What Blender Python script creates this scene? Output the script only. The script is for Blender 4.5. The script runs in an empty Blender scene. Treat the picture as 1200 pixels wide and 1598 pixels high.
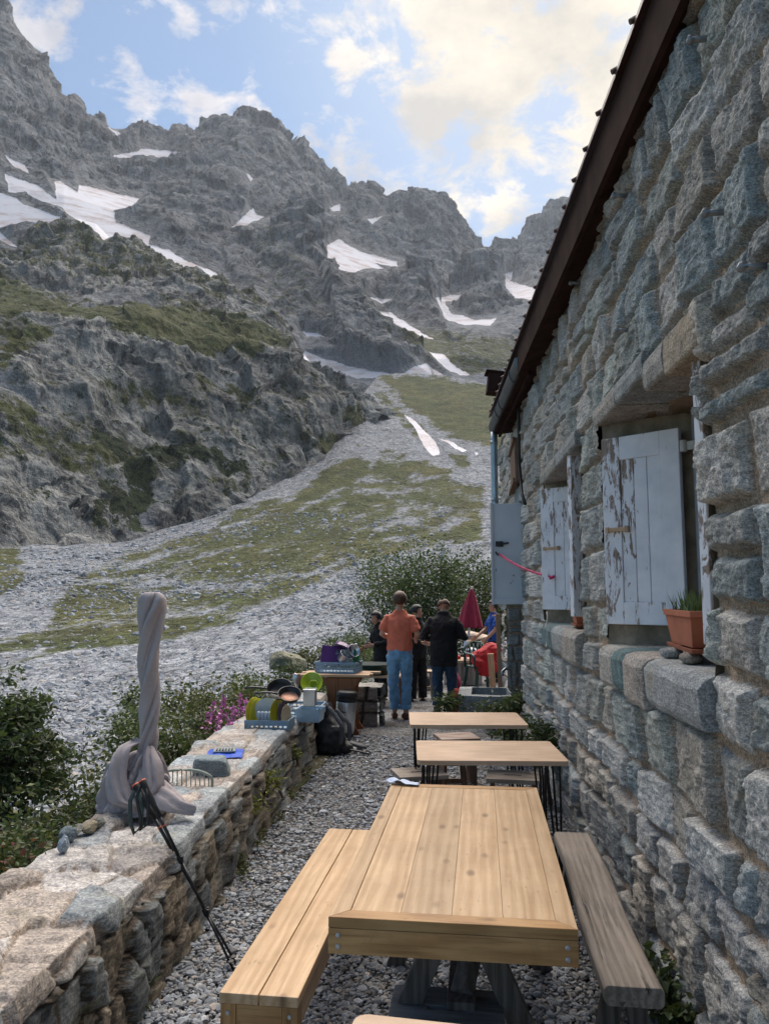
import bpy, bmesh, math, random
import numpy as np
from mathutils import Vector, Matrix
random.seed(7)
rng = np.random.default_rng(7)
SC = bpy.context.scene
COL = SC.collection
PI = math.pi
# ------------------------------------------------------------------ camera
FPX, CX, CY = 1200., 600., 799.
YAW, PIT = math.radians(7.1), math.radians(6.2)
CAM = np.array([0, 0, 1.7])
FW = np.array([-math.sin(YAW)*math.cos(PIT), math.cos(YAW)*math.cos(PIT), math.sin(PIT)])
RT = np.array([math.cos(YAW), math.sin(YAW), 0.])
UP = np.cross(RT, FW)
def ray(px, py):
    px = np.asarray(px, float)[..., None]; py = np.asarray(py, float)[..., None]
    return FW + RT*(px-CX)/FPX - UP*(py-CY)/FPX
def at_z(px, py, z):
    d = ray(px, py); return CAM + d*((z-CAM[2])/d[2])
def at_y(px, py, y):
    d = ray(px, py); return CAM + d*(y/d[1])
cd = bpy.data.cameras.new('camera'); cam = bpy.data.objects.new('camera', cd); COL.objects.link(cam)
cam.matrix_world = Matrix(((RT[0], UP[0], -FW[0], 0), (RT[1], UP[1], -FW[1], 0), (RT[2], UP[2], -FW[2], 1.7), (0, 0, 0, 1)))
cd.sensor_fit = 'VERTICAL'; cd.sensor_height = 36; cd.lens = 36*1200/1598.
cd.clip_start = .05; cd.clip_end = 20000
SC.camera = cam
# ------------------------------------------------------------------ noise
_g = rng.normal(size=(256, 3)); _g /= np.linalg.norm(_g, axis=1)[:, None]
_p = rng.permutation(256); _p = np.concatenate([_p, _p])
def pnoise(P):
    P = np.asarray(P, float); i = np.floor(P).astype(int); f = P-i; u = f*f*f*(f*(f*6-15)+10); i &= 255
    out = 0
    for dx in (0, 1):
        wx = u[:, 0] if dx else 1-u[:, 0]; ax = _p[(i[:, 0]+dx) & 255]
        for dy in (0, 1):
            wy = u[:, 1] if dy else 1-u[:, 1]; ay = _p[(ax+i[:, 1]+dy) & 255]
            for dz in (0, 1):
                wz = u[:, 2] if dz else 1-u[:, 2]; g = _g[_p[(ay+i[:, 2]+dz) & 255]]
                out = out + wx*wy*wz*(g[:, 0]*(f[:, 0]-dx)+g[:, 1]*(f[:, 1]-dy)+g[:, 2]*(f[:, 2]-dz))
    return out*1.6
def fbm(P, o=4, gain=.5, ridged=False):
    P = np.asarray(P, float); a = 1.; s = 0; t = 0
    for k in range(o):
        n = pnoise(P*(2.03**k)+k*17.3)
        s = s + a*((1-2*np.abs(n)) if ridged else n); t += a; a *= gain
    return s/t
def P3(x, y, z=0): 
    x, y, z = np.broadcast_arrays(x, y, z); return np.stack([x, y, z], -1).reshape(-1, 3).astype(float)
def smooth(a, b, x):
    t = np.clip((x-a)/(b-a), 0, 1); return t*t*(3-2*t)
_wj = rng.random((256, 2)); _wr = rng.random((256, 4))
def worley(x, y, jit=.85):
    """F1, F2, random vector and centre of the nearest cell"""
    ix = np.floor(x).astype(int); iy = np.floor(y).astype(int)
    f1 = np.full(x.shape, 9.); f2 = np.full(x.shape, 9.); idx = np.zeros(x.shape, int); cx = np.zeros(x.shape); cy = np.zeros(x.shape)
    for a in (-1, 0, 1):
        for b in (-1, 0, 1):
            h = _p[(_p[(ix+a) & 255]+iy+b) & 255]
            qx = ix+a+.5+(_wj[h, 0]-.5)*jit; qy = iy+b+.5+(_wj[h, 1]-.5)*jit
            d = np.hypot(x-qx, y-qy); n = d < f1
            f2 = np.where(n, f1, np.minimum(f2, d)); idx = np.where(n, h, idx)
            cx = np.where(n, qx, cx); cy = np.where(n, qy, cy); f1 = np.where(n, d, f1)
    return f1, f2, _wr[idx], cx, cy
# ------------------------------------------------------------------ mesh builder
_bm = bmesh.new(); bmesh.ops.create_icosphere(_bm, subdivisions=1, radius=1); _bm.verts.ensure_lookup_table()
ICO = {}
for s in (1, 2, 3, 4):
    b_ = bmesh.new(); bmesh.ops.create_icosphere(b_, subdivisions=s, radius=1); b_.verts.ensure_lookup_table()
    ICO[s] = (np.array([v.co[:] for v in b_.verts]), np.array([[v.index for v in f.verts] for f in b_.faces])); b_.free()
_bm.free()
def rotm(rx=0, ry=0, rz=0):
    return np.array((Matrix.Rotation(rz, 3, 'Z') @ Matrix.Rotation(ry, 3, 'Y') @ Matrix.Rotation(rx, 3, 'X')))
class MB:
    def __init__(s): s.V = []; s.F = []; s.C = []; s.n = 0
    def add(s, v, faces, col=None):
        v = np.asarray(v, float).reshape(-1, 3)
        if not isinstance(faces, list): faces = [faces]
        for f in faces:
            f = np.asarray(f, int)
            if f.size: s.F.append(f+s.n)
        s.V.append(v)
        if col is None: col = (random.random(), random.random(), random.random())
        c = np.asarray(col, float)
        s.C.append(np.broadcast_to(c[:3] if c.ndim == 1 else c, (len(v), 3)).copy() if c.ndim == 1 else c)
        s.n += len(v); return s
    def box(s, c, size, rot=(0, 0, 0), col=None, taper=1.):
        h = np.array(size)/2
        v = np.array([[x, y, z] for z in (-1, 1) for y in (-1, 1) for x in (-1, 1)], float)
        v[4:, :2] *= taper
        v = (v*h) @ rotm(*rot).T + np.array(c)
        return s.add(v, np.array([[0, 2, 3, 1], [4, 5, 7, 6], [0, 1, 5, 4], [1, 3, 7, 5], [3, 2, 6, 7], [2, 0, 4, 6]]), col)
    def beam(s, a, b, w, t, upv=(0, 0, 1), col=None):
        """bar from a to b, w across, t along up"""
        a = np.array(a, float); b = np.array(b, float); d = b-a; L = np.linalg.norm(d); d /= L
        x = np.cross(d, upv); x /= np.linalg.norm(x); u = np.cross(x, d)
        v = [a+d*L*k+x*w/2*i+u*t/2*j for j in (-1, 1) for k in (0, 1) for i in (-1, 1)]
        return s.add(v, np.array([[0, 2, 3, 1], [4, 5, 7, 6], [0, 1, 5, 4], [1, 3, 7, 5], [3, 2, 6, 7], [2, 0, 4, 6]]), col)
    def loft(s, rings, col=None, cap=True, closed=True):
        """rings: (K, n, 3)"""
        R = np.asarray(rings, float); K, n = R.shape[:2]
        k, i = np.meshgrid(np.arange(K-1), np.arange(n if closed else n-1), indexing='ij'); j = (i+1) % n
        q = np.stack([k*n+i, k*n+j, (k+1)*n+j, (k+1)*n+i], -1).reshape(-1, 4)
        v = R.reshape(-1, 3); fs = [q]
        if cap and closed:
            v = np.vstack([v, R[0].mean(0), R[-1].mean(0)]); a = np.arange(n); b = (a+1) % n
            fs.append(np.stack([b, a, np.full(n, K*n)], -1)); fs.append(np.stack([(K-1)*n+a, (K-1)*n+b, np.full(n, K*n+1)], -1))
        return s.add(v, fs, col)
    def tube(s, pts, r, n=10, col=None, side=None, ry=None, cap=True):
        """tube along pts; r per point; side = preferred lateral axis, ry = radius along the other axis"""
        P = np.array(pts, float); K = len(P); r = np.broadcast_to(np.asarray(r, float), (K,)); ry = r if ry is None else np.broadcast_to(np.asarray(ry, float), (K,))
        T = np.gradient(P, axis=0); T /= np.linalg.norm(T, axis=1)[:, None]+1e-9
        a = np.linspace(0, 2*PI, n, endpoint=False); R = []
        if side is None: side = (1, 0, 0) if abs(T[0][0]) < .8 else (0, 1, 0)
        sd = np.array(side, float)
        for k in range(K):
            x = sd-T[k]*(sd@T[k]); x /= np.linalg.norm(x)+1e-9; y = np.cross(T[k], x)
            R.append(P[k]+np.cos(a)[:, None]*x*r[k]+np.sin(a)[:, None]*y*ry[k]); 
        return s.loft(R, col, cap)
    def lathe(s, prof, c=(0, 0, 0), n=20, col=None, rot=None, cap=True):
        a = np.linspace(0, 2*PI, n, endpoint=False)
        R = np.array([np.stack([r*np.cos(a), r*np.sin(a), np.full(n, z)], -1) for r, z in prof])
        if rot is not None: R = R @ rotm(*rot).T
        return s.loft(R+np.array(c), col, cap)
    def blob(s, c, rad, sub=2, noise=.0, freq=1.5, seed=0, rot=(0, 0, 0), col=None, cuts=0):
        v, f = ICO[sub]; v = v.copy()
        if cuts:
            r_ = np.random.default_rng(seed)
            for k in range(cuts):
                d = r_.normal(size=3); d /= np.linalg.norm(d); o = r_.uniform(.55, .8)
                h = v @ d; v = v-np.outer(np.maximum(h-o, 0), d)
        if noise: v = v*(1+noise*fbm(v*freq+seed*7.7, 3)[:, None])
        v = (v*np.array(rad)) @ rotm(*rot).T + np.array(c)
        return s.add(v, f, col)
    def grid(s, P, col=None, keep=None, flip=False):
        """P (a,b,3)"""
        a, b = P.shape[:2]; i, j = np.meshgrid(np.arange(a-1), np.arange(b-1), indexing='ij')
        q = np.stack([i*b+j, (i+1)*b+j, (i+1)*b+j+1, i*b+j+1], -1)
        if keep is not None: q = q[keep]
        q = q.reshape(-1, 4)
        if flip: q = q[:, ::-1]
        return s.add(P.reshape(-1, 3), q, None if col is None else col.reshape(-1, 3) if getattr(col, 'ndim', 1) > 1 else col)
    def build(s, name, mat, parent=None, off=(0, 0, 0), smooth=False, bevel=0, seg=2, attrs=None, remesh=0, sm=0, disp=None, subsurf=0, solid=0):
        V = np.vstack(s.V)-np.array(off, float); C = np.vstack(s.C)
        me = bpy.data.meshes.new(name); me.vertices.add(len(V)); me.vertices.foreach_set('co', V.ravel())
        nl = sum(f.size for f in s.F); nf = sum(len(f) for f in s.F)
        me.loops.add(nl); me.polygons.add(nf)
        me.loops.foreach_set('vertex_index', np.concatenate([f.ravel() for f in s.F]))
        tot = np.concatenate([np.full(len(f), f.shape[1]) for f in s.F]); st = np.concatenate([[0], np.cumsum(tot)[:-1]])
        me.polygons.foreach_set('loop_start', st); me.polygons.foreach_set('loop_total', tot)
        me.polygons.foreach_set('use_smooth', np.full(nf, bool(smooth)))
        at = me.attributes.new('Col', 'FLOAT_COLOR', 'POINT')
        at.data.foreach_set('color', np.hstack([C, np.ones((len(C), 1))]).ravel())
        for k, a in (attrs or {}).items():
            x = me.attributes.new(k, 'FLOAT', 'POINT'); x.data.foreach_set('value', np.asarray(a, float).ravel())
        me.update(calc_edges=True); me.validate()
        o = bpy.data.objects.new(name, me); COL.objects.link(o)
        if mat: me.materials.append(mat)
        if parent is not None: o.parent = parent
        if bevel:
            m = o.modifiers.new('bevel', 'BEVEL'); m.width = bevel; m.segments = seg; m.limit_method = 'ANGLE'; m.angle_limit = .6
        if remesh:
            m = o.modifiers.new('remesh', 'REMESH'); m.mode = 'VOXEL'; m.voxel_size = remesh; m.use_smooth_shade = True
        if sm:
            m = o.modifiers.new('smooth', 'SMOOTH'); m.factor = .5; m.iterations = sm
        if subsurf:
            m = o.modifiers.new('sub', 'SUBSURF'); m.levels = subsurf; m.render_levels = subsurf
        if solid:
            m = o.modifiers.new('solid', 'SOLIDIFY'); m.thickness = solid; m.offset = 0
        if disp:
            t = bpy.data.textures.new(name+'_folds', 'CLOUDS'); t.noise_scale = disp[0]; t.noise_depth = 1
            m = o.modifiers.new('folds', 'DISPLACE'); m.texture = t; m.strength = disp[1]; m.mid_level = .5; m.texture_coords = 'LOCAL'
        return o
def tag(o, label=None, cat=None, group=None, kind=None):
    if label: o['label'] = label
    if cat: o['category'] = cat
    if group: o['group'] = group
    if kind: o['kind'] = kind
    return o
def empty(name, loc=(0, 0, 0), rz=0, label=None, cat=None, group=None):
    o = bpy.data.objects.new(name, None); COL.objects.link(o); o.location = loc; o.rotation_euler = (0, 0, rz); o.empty_display_size = .1
    return tag(o, label, cat, group)
def copy_tree(o, parent=None):
    c = o.copy(); COL.objects.link(c)
    if parent is not None: c.parent = parent
    for ch in [x for x in bpy.data.objects if x.parent == o]: copy_tree(ch, c)
    return c
def structure(mb, name, mat, **k): return tag(mb.build(name, mat, **k), kind='structure')
def single(mb, name, mat, loc, label, cat, group=None, **k):
    """one-mesh thing with its origin at loc (mesh given in world coordinates)"""
    o = mb.build(name, mat, off=loc, **k); o.location = loc; return tag(o, label, cat, group)
# ------------------------------------------------------------------ materials
class NT:
    def __init__(s, name):
        s.m = bpy.data.materials.new(name); s.m.use_nodes = True; s.t = s.m.node_tree; s.N = s.t.nodes; s.L = s.t.links
        s.b = s.N['Principled BSDF']; s.out = s.N['Material Output']
    def n(s, ty, ins=None, **pr):
        x = s.N.new('ShaderNode'+ty)
        for k, v in pr.items(): setattr(x, k, v)
        for k, v in (ins or {}).items(): s.set(x.inputs[k], v)
        return x
    def set(s, sock, v):
        if isinstance(v, bpy.types.NodeSocket): s.L.new(v, sock)
        elif hasattr(v, 'outputs'): s.L.new(v.outputs[0], sock)
        else:
            if isinstance(v, (tuple, list)) and len(v) == 3 and sock.type == 'RGBA': v = (*v, 1)
            sock.default_value = v
    def coord(s, kind='Object'): return s.n('TexCoord').outputs[kind]
    def mapping(s, v, scale=(1, 1, 1), loc=(0, 0, 0), rot=(0, 0, 0)): return s.n('Mapping', {'Vector': v, 'Scale': scale, 'Location': loc, 'Rotation': rot}).outputs[0]
    def noise(s, v, scale, detail=4, rough=.55, dist=0): return s.n('TexNoise', {'Vector': v, 'Scale': scale, 'Detail': detail, 'Roughness': rough, 'Distortion': dist}).outputs['Fac']
    def vor(s, v, scale, out='Distance', feature='F1', rnd=1.): return s.n('TexVoronoi', {'Vector': v, 'Scale': scale, 'Randomness': rnd}, feature=feature).outputs[out]
    def ramp(s, f, a, b, c0=(0, 0, 0), c1=(1, 1, 1)):
        r = s.n('ValToRGB', {'Fac': f}); e = r.color_ramp.elements; e[0].position = a; e[0].color = (*c0, 1); e[1].position = b; e[1].color = (*c1, 1); return r.outputs[0]
    def mix(s, f, a, b, mode='MIX'):
        x = s.n('Mix', data_type='RGBA', blend_type=mode); s.set(x.inputs['Factor'], f); s.set(x.inputs[6], a); s.set(x.inputs[7], b); return x.outputs[2]
    def math(s, op, a, b=0., c=None):
        x = s.n('Math', operation=op); s.set(x.inputs[0], a); s.set(x.inputs[1], b)
        if c is not None: s.set(x.inputs[2], c)
        return x.outputs[0]
    def attr(s, name, out='Color'): return s.n('Attribute', attribute_name=name).outputs[out]
    def bump(s, h, strength=.4, dist=.01, prev=None):
        x = s.n('Bump', {'Height': h, 'Strength': strength, 'Distance': dist})
        if prev is not None: s.L.new(prev, x.inputs['Normal'])
        return x.outputs[0]
    def fin(s, color, rough=.8, normal=None, metal=0., spec=.4):
        s.set(s.b.inputs['Base Color'], color); s.set(s.b.inputs['Roughness'], rough); s.set(s.b.inputs['Metallic'], metal); s.b.inputs['Specular IOR Level'].default_value = spec
        if normal is not None: s.L.new(normal, s.b.inputs['Normal'])
        return s.m
def mat_plain(name, c, rough=.6, var=.25, scale=12, bump=.15, metal=0., spec=.4, bscale=60, bdist=.003):
    t = NT(name); v = t.coord(); f = t.noise(v, scale, 5)
    c0 = tuple(x*(1-var) for x in c); c1 = tuple(min(1, x*(1+var)) for x in c)
    col = t.ramp(f, .3, .7, c0, c1)
    return t.fin(col, rough, t.bump(t.noise(v, bscale, 4), bump, bdist) if bump else None, metal, spec)
def mat_vcol(name, rough=.8, var=.35, scale=14, bump=.3, bscale=60, bdist=.004, spec=.3, streak=None):
    t = NT(name); v = t.coord(); f = t.noise(v, scale, 6, .6)
    k = t.ramp(f, .25, .75, (1-var,)*3, (1+var,)*3)
    col = t.mix(1., t.attr('Col'), k, 'MULTIPLY')
    return t.fin(col, rough, t.bump(t.noise(v, bscale, 6, .65), bump, bdist) if bump else None, 0, spec)
def mat_stone(name, scale=9., bd=.006, speck=1.):
    """stone tinted per stone by 'Col', with schist grain, veins, lichen and chipped bumps"""
    t = NT(name); v = t.coord(); w = t.mapping(v, (1, 1, 2.6), rot=(.5, .35, .2))
    a = t.noise(v, scale, 8, .68); b = t.noise(w, scale*4, 6, .7, 1.2); c = t.noise(v, scale*11, 4, .75); sp_ = t.noise(w, scale*20, 2, .6)
    k = t.mix(.5, t.ramp(a, .28, .74, (.42, .42, .42), (1.5, 1.5, 1.5)), t.ramp(b, .32, .68, (.30, .31, .33), (1.62, 1.6, 1.57)))
    k = t.mix(1., k, t.ramp(c, .36, .64, (.55, .56, .58), (1.42, 1.41, 1.38)), 'MULTIPLY'); k = t.mix(speck, k, t.mix(1., k, t.ramp(sp_, .40, .60, (.72, .72, .74), (1.24, 1.24, 1.22)), 'MULTIPLY'))
    lay = t.noise(t.mapping(v, (2.2, 2.2, 16.), rot=(.35, .25, 0)), scale*.32, 6, .7, .7); k = t.mix(1.-.5*speck, k, t.mix(1., k, t.ramp(lay, .36, .62, (.58, .58, .60), (1.25, 1.24, 1.22)), 'MULTIPLY'))
    col = t.mix(1., t.attr('Col'), k, 'MULTIPLY')
    mo = t.attr('mortar', 'Fac')
    pale = t.math('MULTIPLY', t.ramp(b, .62, .74), t.math('SUBTRACT', 1., mo))
    col = t.mix(t.math('MULTIPLY', pale, .55), col, (.5, .5, .47))
    lich = t.math('MULTIPLY', t.ramp(t.noise(v, scale*.6, 4, .6), .58, .7), t.math('MULTIPLY', t.math('SUBTRACT', 1., mo), .35))
    col = t.mix(lich, col, (.27, .24, .15))
    nb = t.bump(t.math('ADD', t.math('MULTIPLY', b, .7), t.math('ADD', t.math('MULTIPLY', c, .6), t.math('MULTIPLY', lay, .8))), .9, bd)
    return t.fin(col, .88, nb, 0, .3)
def mat_wood(name, c0, c1, dark, axis=1, scale=1., rough=.5, knots=True, grain=.5, crack=0., spec=.35, weather=None):
    """plank wood: grain along the given axis, per-plank offset from 'Col', knots"""
    t = NT(name); v0 = t.coord(); off = t.n('VectorMath', {0: t.attr('Col'), 1: (3., 5., 7.)}, operation='MULTIPLY').outputs[0]
    v = t.n('VectorMath', {0: v0, 1: off}, operation='ADD').outputs[0]
    sx = [14*scale]*3; sx[axis] = 1.1*scale
    st = t.mapping(v, tuple(sx))
    kx = [9.]*3; kx[axis] = 4.2; kx[2 if axis != 2 else 1] = 0.
    kd = t.vor(t.mapping(v, tuple(kx)), 1.0)
    kn = t.math('MULTIPLY', t.ramp(kd, .06, .17, (1, 1, 1), (0, 0, 0)), t.ramp(t.noise(v, 2.3, 2), .36, .48)) if knots else None
    g = t.noise(st, 2.2, 6, .62, .9)
    ring = t.n('TexWave', {'Vector': t.mapping(v, tuple([3.*scale if i != axis else .22*scale for i in range(3)])), 'Scale': 3.2, 'Distortion': 9., 'Detail': 4., 'Detail Scale': 1.3}).outputs['Fac']
    f = t.math('ADD', t.math('MULTIPLY', g, .72), t.math('MULTIPLY', ring, .28))
    col = t.ramp(f, .32, .68, c0, c1)
    tint = t.n('SeparateColor', {0: t.attr('Col')}).outputs[0]
    col = t.mix(1., col, t.ramp(tint, 0, 1, (.82, .82, .82), (1.12, 1.1, 1.08)), 'MULTIPLY')
    fine = t.noise(t.mapping(v, tuple([90 if i != axis else 4 for i in range(3)])), 1., 3, .6)
    col = t.mix(t.math('MULTIPLY', t.ramp(fine, .52, .72), grain), col, dark)
    if kn is not None:
        col = t.mix(t.math('MULTIPLY', kn, .8), col, tuple(x*.6 for x in dark)); fl = [60.]*3; fl[axis] = 16.; fl[2 if axis != 2 else 1] = 0.
        fk = t.math('MULTIPLY', t.ramp(t.vor(t.mapping(v, tuple(fl)), 1.), .10, .22, (1, 1, 1), (0, 0, 0)), t.ramp(t.noise(v, 9., 2), .56, .62)); col = t.mix(t.math('MULTIPLY', fk, .6), col, dark)
        stn = t.ramp(t.noise(v0, 5.5, 5, .7, .6), .56, .70); col = t.mix(t.math('MULTIPLY', stn, .22), col, tuple(x*1.3 for x in dark))
    h = fine
    if crack:
        cr = t.ramp(t.noise(t.mapping(v, tuple([26 if i != axis else 1.3 for i in range(3)])), 1., 4, .7, .4), .60, .66)
        col = t.mix(t.math('MULTIPLY', cr, crack), col, tuple(x*.25 for x in dark)); h = t.math('SUBTRACT', fine, cr)
    if weather is not None:
        w = t.ramp(t.noise(v0, 2.2, 4), .42, .62); col = t.mix(t.math('MULTIPLY', w, .7), col, weather)
    blot = t.ramp(t.noise(v, 3.5, 5, .65), .3, .75, (.84, .82, .8), (1.1, 1.1, 1.1)); col = t.mix(1., col, blot, 'MULTIPLY')
    return t.fin(col, rough, t.bump(h, .35, .002), 0, spec)
def mat_peel(name, axis=2):
    """white paint peeling off grey wood"""
    t = NT(name); v = t.coord(); off = t.n('VectorMath', {0: t.attr('Col'), 1: (2., 3., 1.)}, operation='MULTIPLY').outputs[0]
    v2 = t.n('VectorMath', {0: v, 1: off}, operation='ADD').outputs[0]
    n = t.noise(t.mapping(v2, (26, 26, 7)), 1., 7, .72, .6); lo = t.noise(t.mapping(v, (2.6, 2.6, 1.5)), 1., 3)
    thr = t.attr('peel', 'Fac')
    m = t.ramp(t.math('ADD', t.math('ADD', n, t.math('MULTIPLY', lo, .35)), t.math('MULTIPLY', thr, .42)), .83, .87)
    wood = t.ramp(t.noise(t.mapping(v2, (70, 70, 4)), 1., 4), .3, .7, (.15, .11, .085), (.36, .28, .23))
    paint = t.ramp(t.noise(v, 9, 5), .3, .7, (.66, .68, .73), (.80, .81, .85))
    col = t.mix(m, paint, wood)
    return t.fin(col, .6, t.bump(t.math('SUBTRACT', t.noise(t.mapping(v2, (60, 60, 5)), 1., 3), m), .4, .003), 0, .35)
def mat_leaf(name):
    t = NT(name); col = t.mix(1., t.attr('Col'), t.ramp(t.noise(t.coord(), 30, 2), .3, .7, (.7, .7, .7), (1.3, 1.3, 1.3)), 'MULTIPLY')
    t.fin(col, .55, None, 0, .35)
    tr = t.n('BsdfTranslucent', {'Color': t.mix(.5, col, (.12, .16, .03))}); mx = t.n('MixShader', {0: .25}); t.L.new(t.b.outputs[0], mx.inputs[1]); t.L.new(tr.outputs[0], mx.inputs[2])
    t.L.new(mx.outputs[0], t.out.inputs[0]); return t.m
# ------------------------------------------------------------------ sky and sun
SUN_AZ, SUN_EL = math.radians(2), math.radians(50)
w = bpy.data.worlds.new('World'); SC.world = w; w.use_nodes = True
T = NT.__new__(NT); T.t = w.node_tree; T.N = T.t.nodes; T.L = T.t.links
bg = T.N['Background']
sky = T.n('TexSky', sky_type='NISHITA', sun_disc=False, sun_elevation=SUN_EL, sun_rotation=SUN_AZ, altitude=2000., air_density=1.1, dust_density=1.6, ozone_density=1.2)
d = T.coord('Generated'); sp = T.n('SeparateXYZ', {0: d}); zz = T.math('ADD', T.math('MAXIMUM', sp.outputs[2], .03), .22)
uv = T.n('CombineXYZ', {0: T.math('DIVIDE', sp.outputs[0], zz), 1: T.math('DIVIDE', sp.outputs[1], zz), 2: 0.3}).outputs[0]
cn = T.noise(uv, 8.5, 10, .62, .3); cb = T.noise(uv, 1.7, 3, .5)
def dirbump(px, py, wdt, amt):
    r = ray(px, py); r = r/np.linalg.norm(r)
    dt = T.n('VectorMath', {0: d, 1: tuple(r)}, operation='DOT_PRODUCT').outputs['Value']
    m = T.n('MapRange', {0: dt, 1: math.cos(wdt), 2: 1., 3: 0., 4: amt}, interpolation_type='SMOOTHSTEP'); return m.outputs[0]
cov = T.math('MULTIPLY', cb, .16)
for px, py, wd, am in [(970, 0, .36, .10), (820, 90, .24, .055), (880, 190, .13, .05), (690, 40, .14, .075), (750, 190, .10, .04), (265, 165, .055, .11), (322, 182, .045, .12), (75, 25, .055, .075), (110, 50, .035, .075), (185, 98, .03, .12), (540, 262, .045, .12), (590, 290, .04, .13), (540, 105, .035, .14), (400, 172, .022, .12), (480, 215, .02, .11), (290, 38, .022, .13), (680, 330, .04, .10), (790, 330, .04, .12), (380, 130, .03, .12), (640, 300, .04, .08)]:
    if am: cov = T.math('ADD', cov, dirbump(px, py, wd, am))
cn2 = T.math('MULTIPLY', T.math('SUBTRACT', T.noise(uv, 24., 6, .65), .5), .22); m = T.ramp(T.math('ADD', T.math('ADD', cn, cn2), cov), .655, .785)
glow = dirbump(1010, 0, .46, 1.)
cl = T.mix(glow, (6.5, 6.1, 6.0), (8.0, 6.9, 5.2))
shade = T.ramp(T.math('ADD', T.noise(uv, 3.3, 7, .6), T.math('MULTIPLY', cov, .25)), .42, .66, (1.08, 1.08, 1.08), (.60, .63, .70))
cl = T.mix(1., cl, shade, 'MULTIPLY')
veil = T.math('ADD', T.math('MULTIPLY', glow, .42), .02)
base = T.mix(veil, T.mix(1., sky.outputs[0], (.66, .82, .885), 'MULTIPLY'), (5.2, 5.5, 6.1))
T.L.new(T.mix(T.math('MULTIPLY', m, .93), base, cl), bg.inputs['Color']); bg.inputs['Strength'].default_value = .078
ld = bpy.data.lights.new('sun', 'SUN'); ld.energy = 4.6; ld.angle = math.radians(80); ld.color = (1., .90, .79)
lo = bpy.data.objects.new('sun', ld); COL.objects.link(lo)
sv = Vector((math.sin(SUN_AZ)*math.cos(SUN_EL), math.cos(SUN_AZ)*math.cos(SUN_EL), math.sin(SUN_EL)))
lo.rotation_euler = sv.to_track_quat('Z', 'Y').to_euler()
SC.view_settings.view_transform = 'Standard'; SC.view_settings.look = 'None'; SC.view_settings.exposure = .95; SC.view_settings.gamma = 1
SC.cycles.max_bounces = 6; SC.cycles.diffuse_bounces = 3; SC.cycles.use_denoising = True
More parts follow.
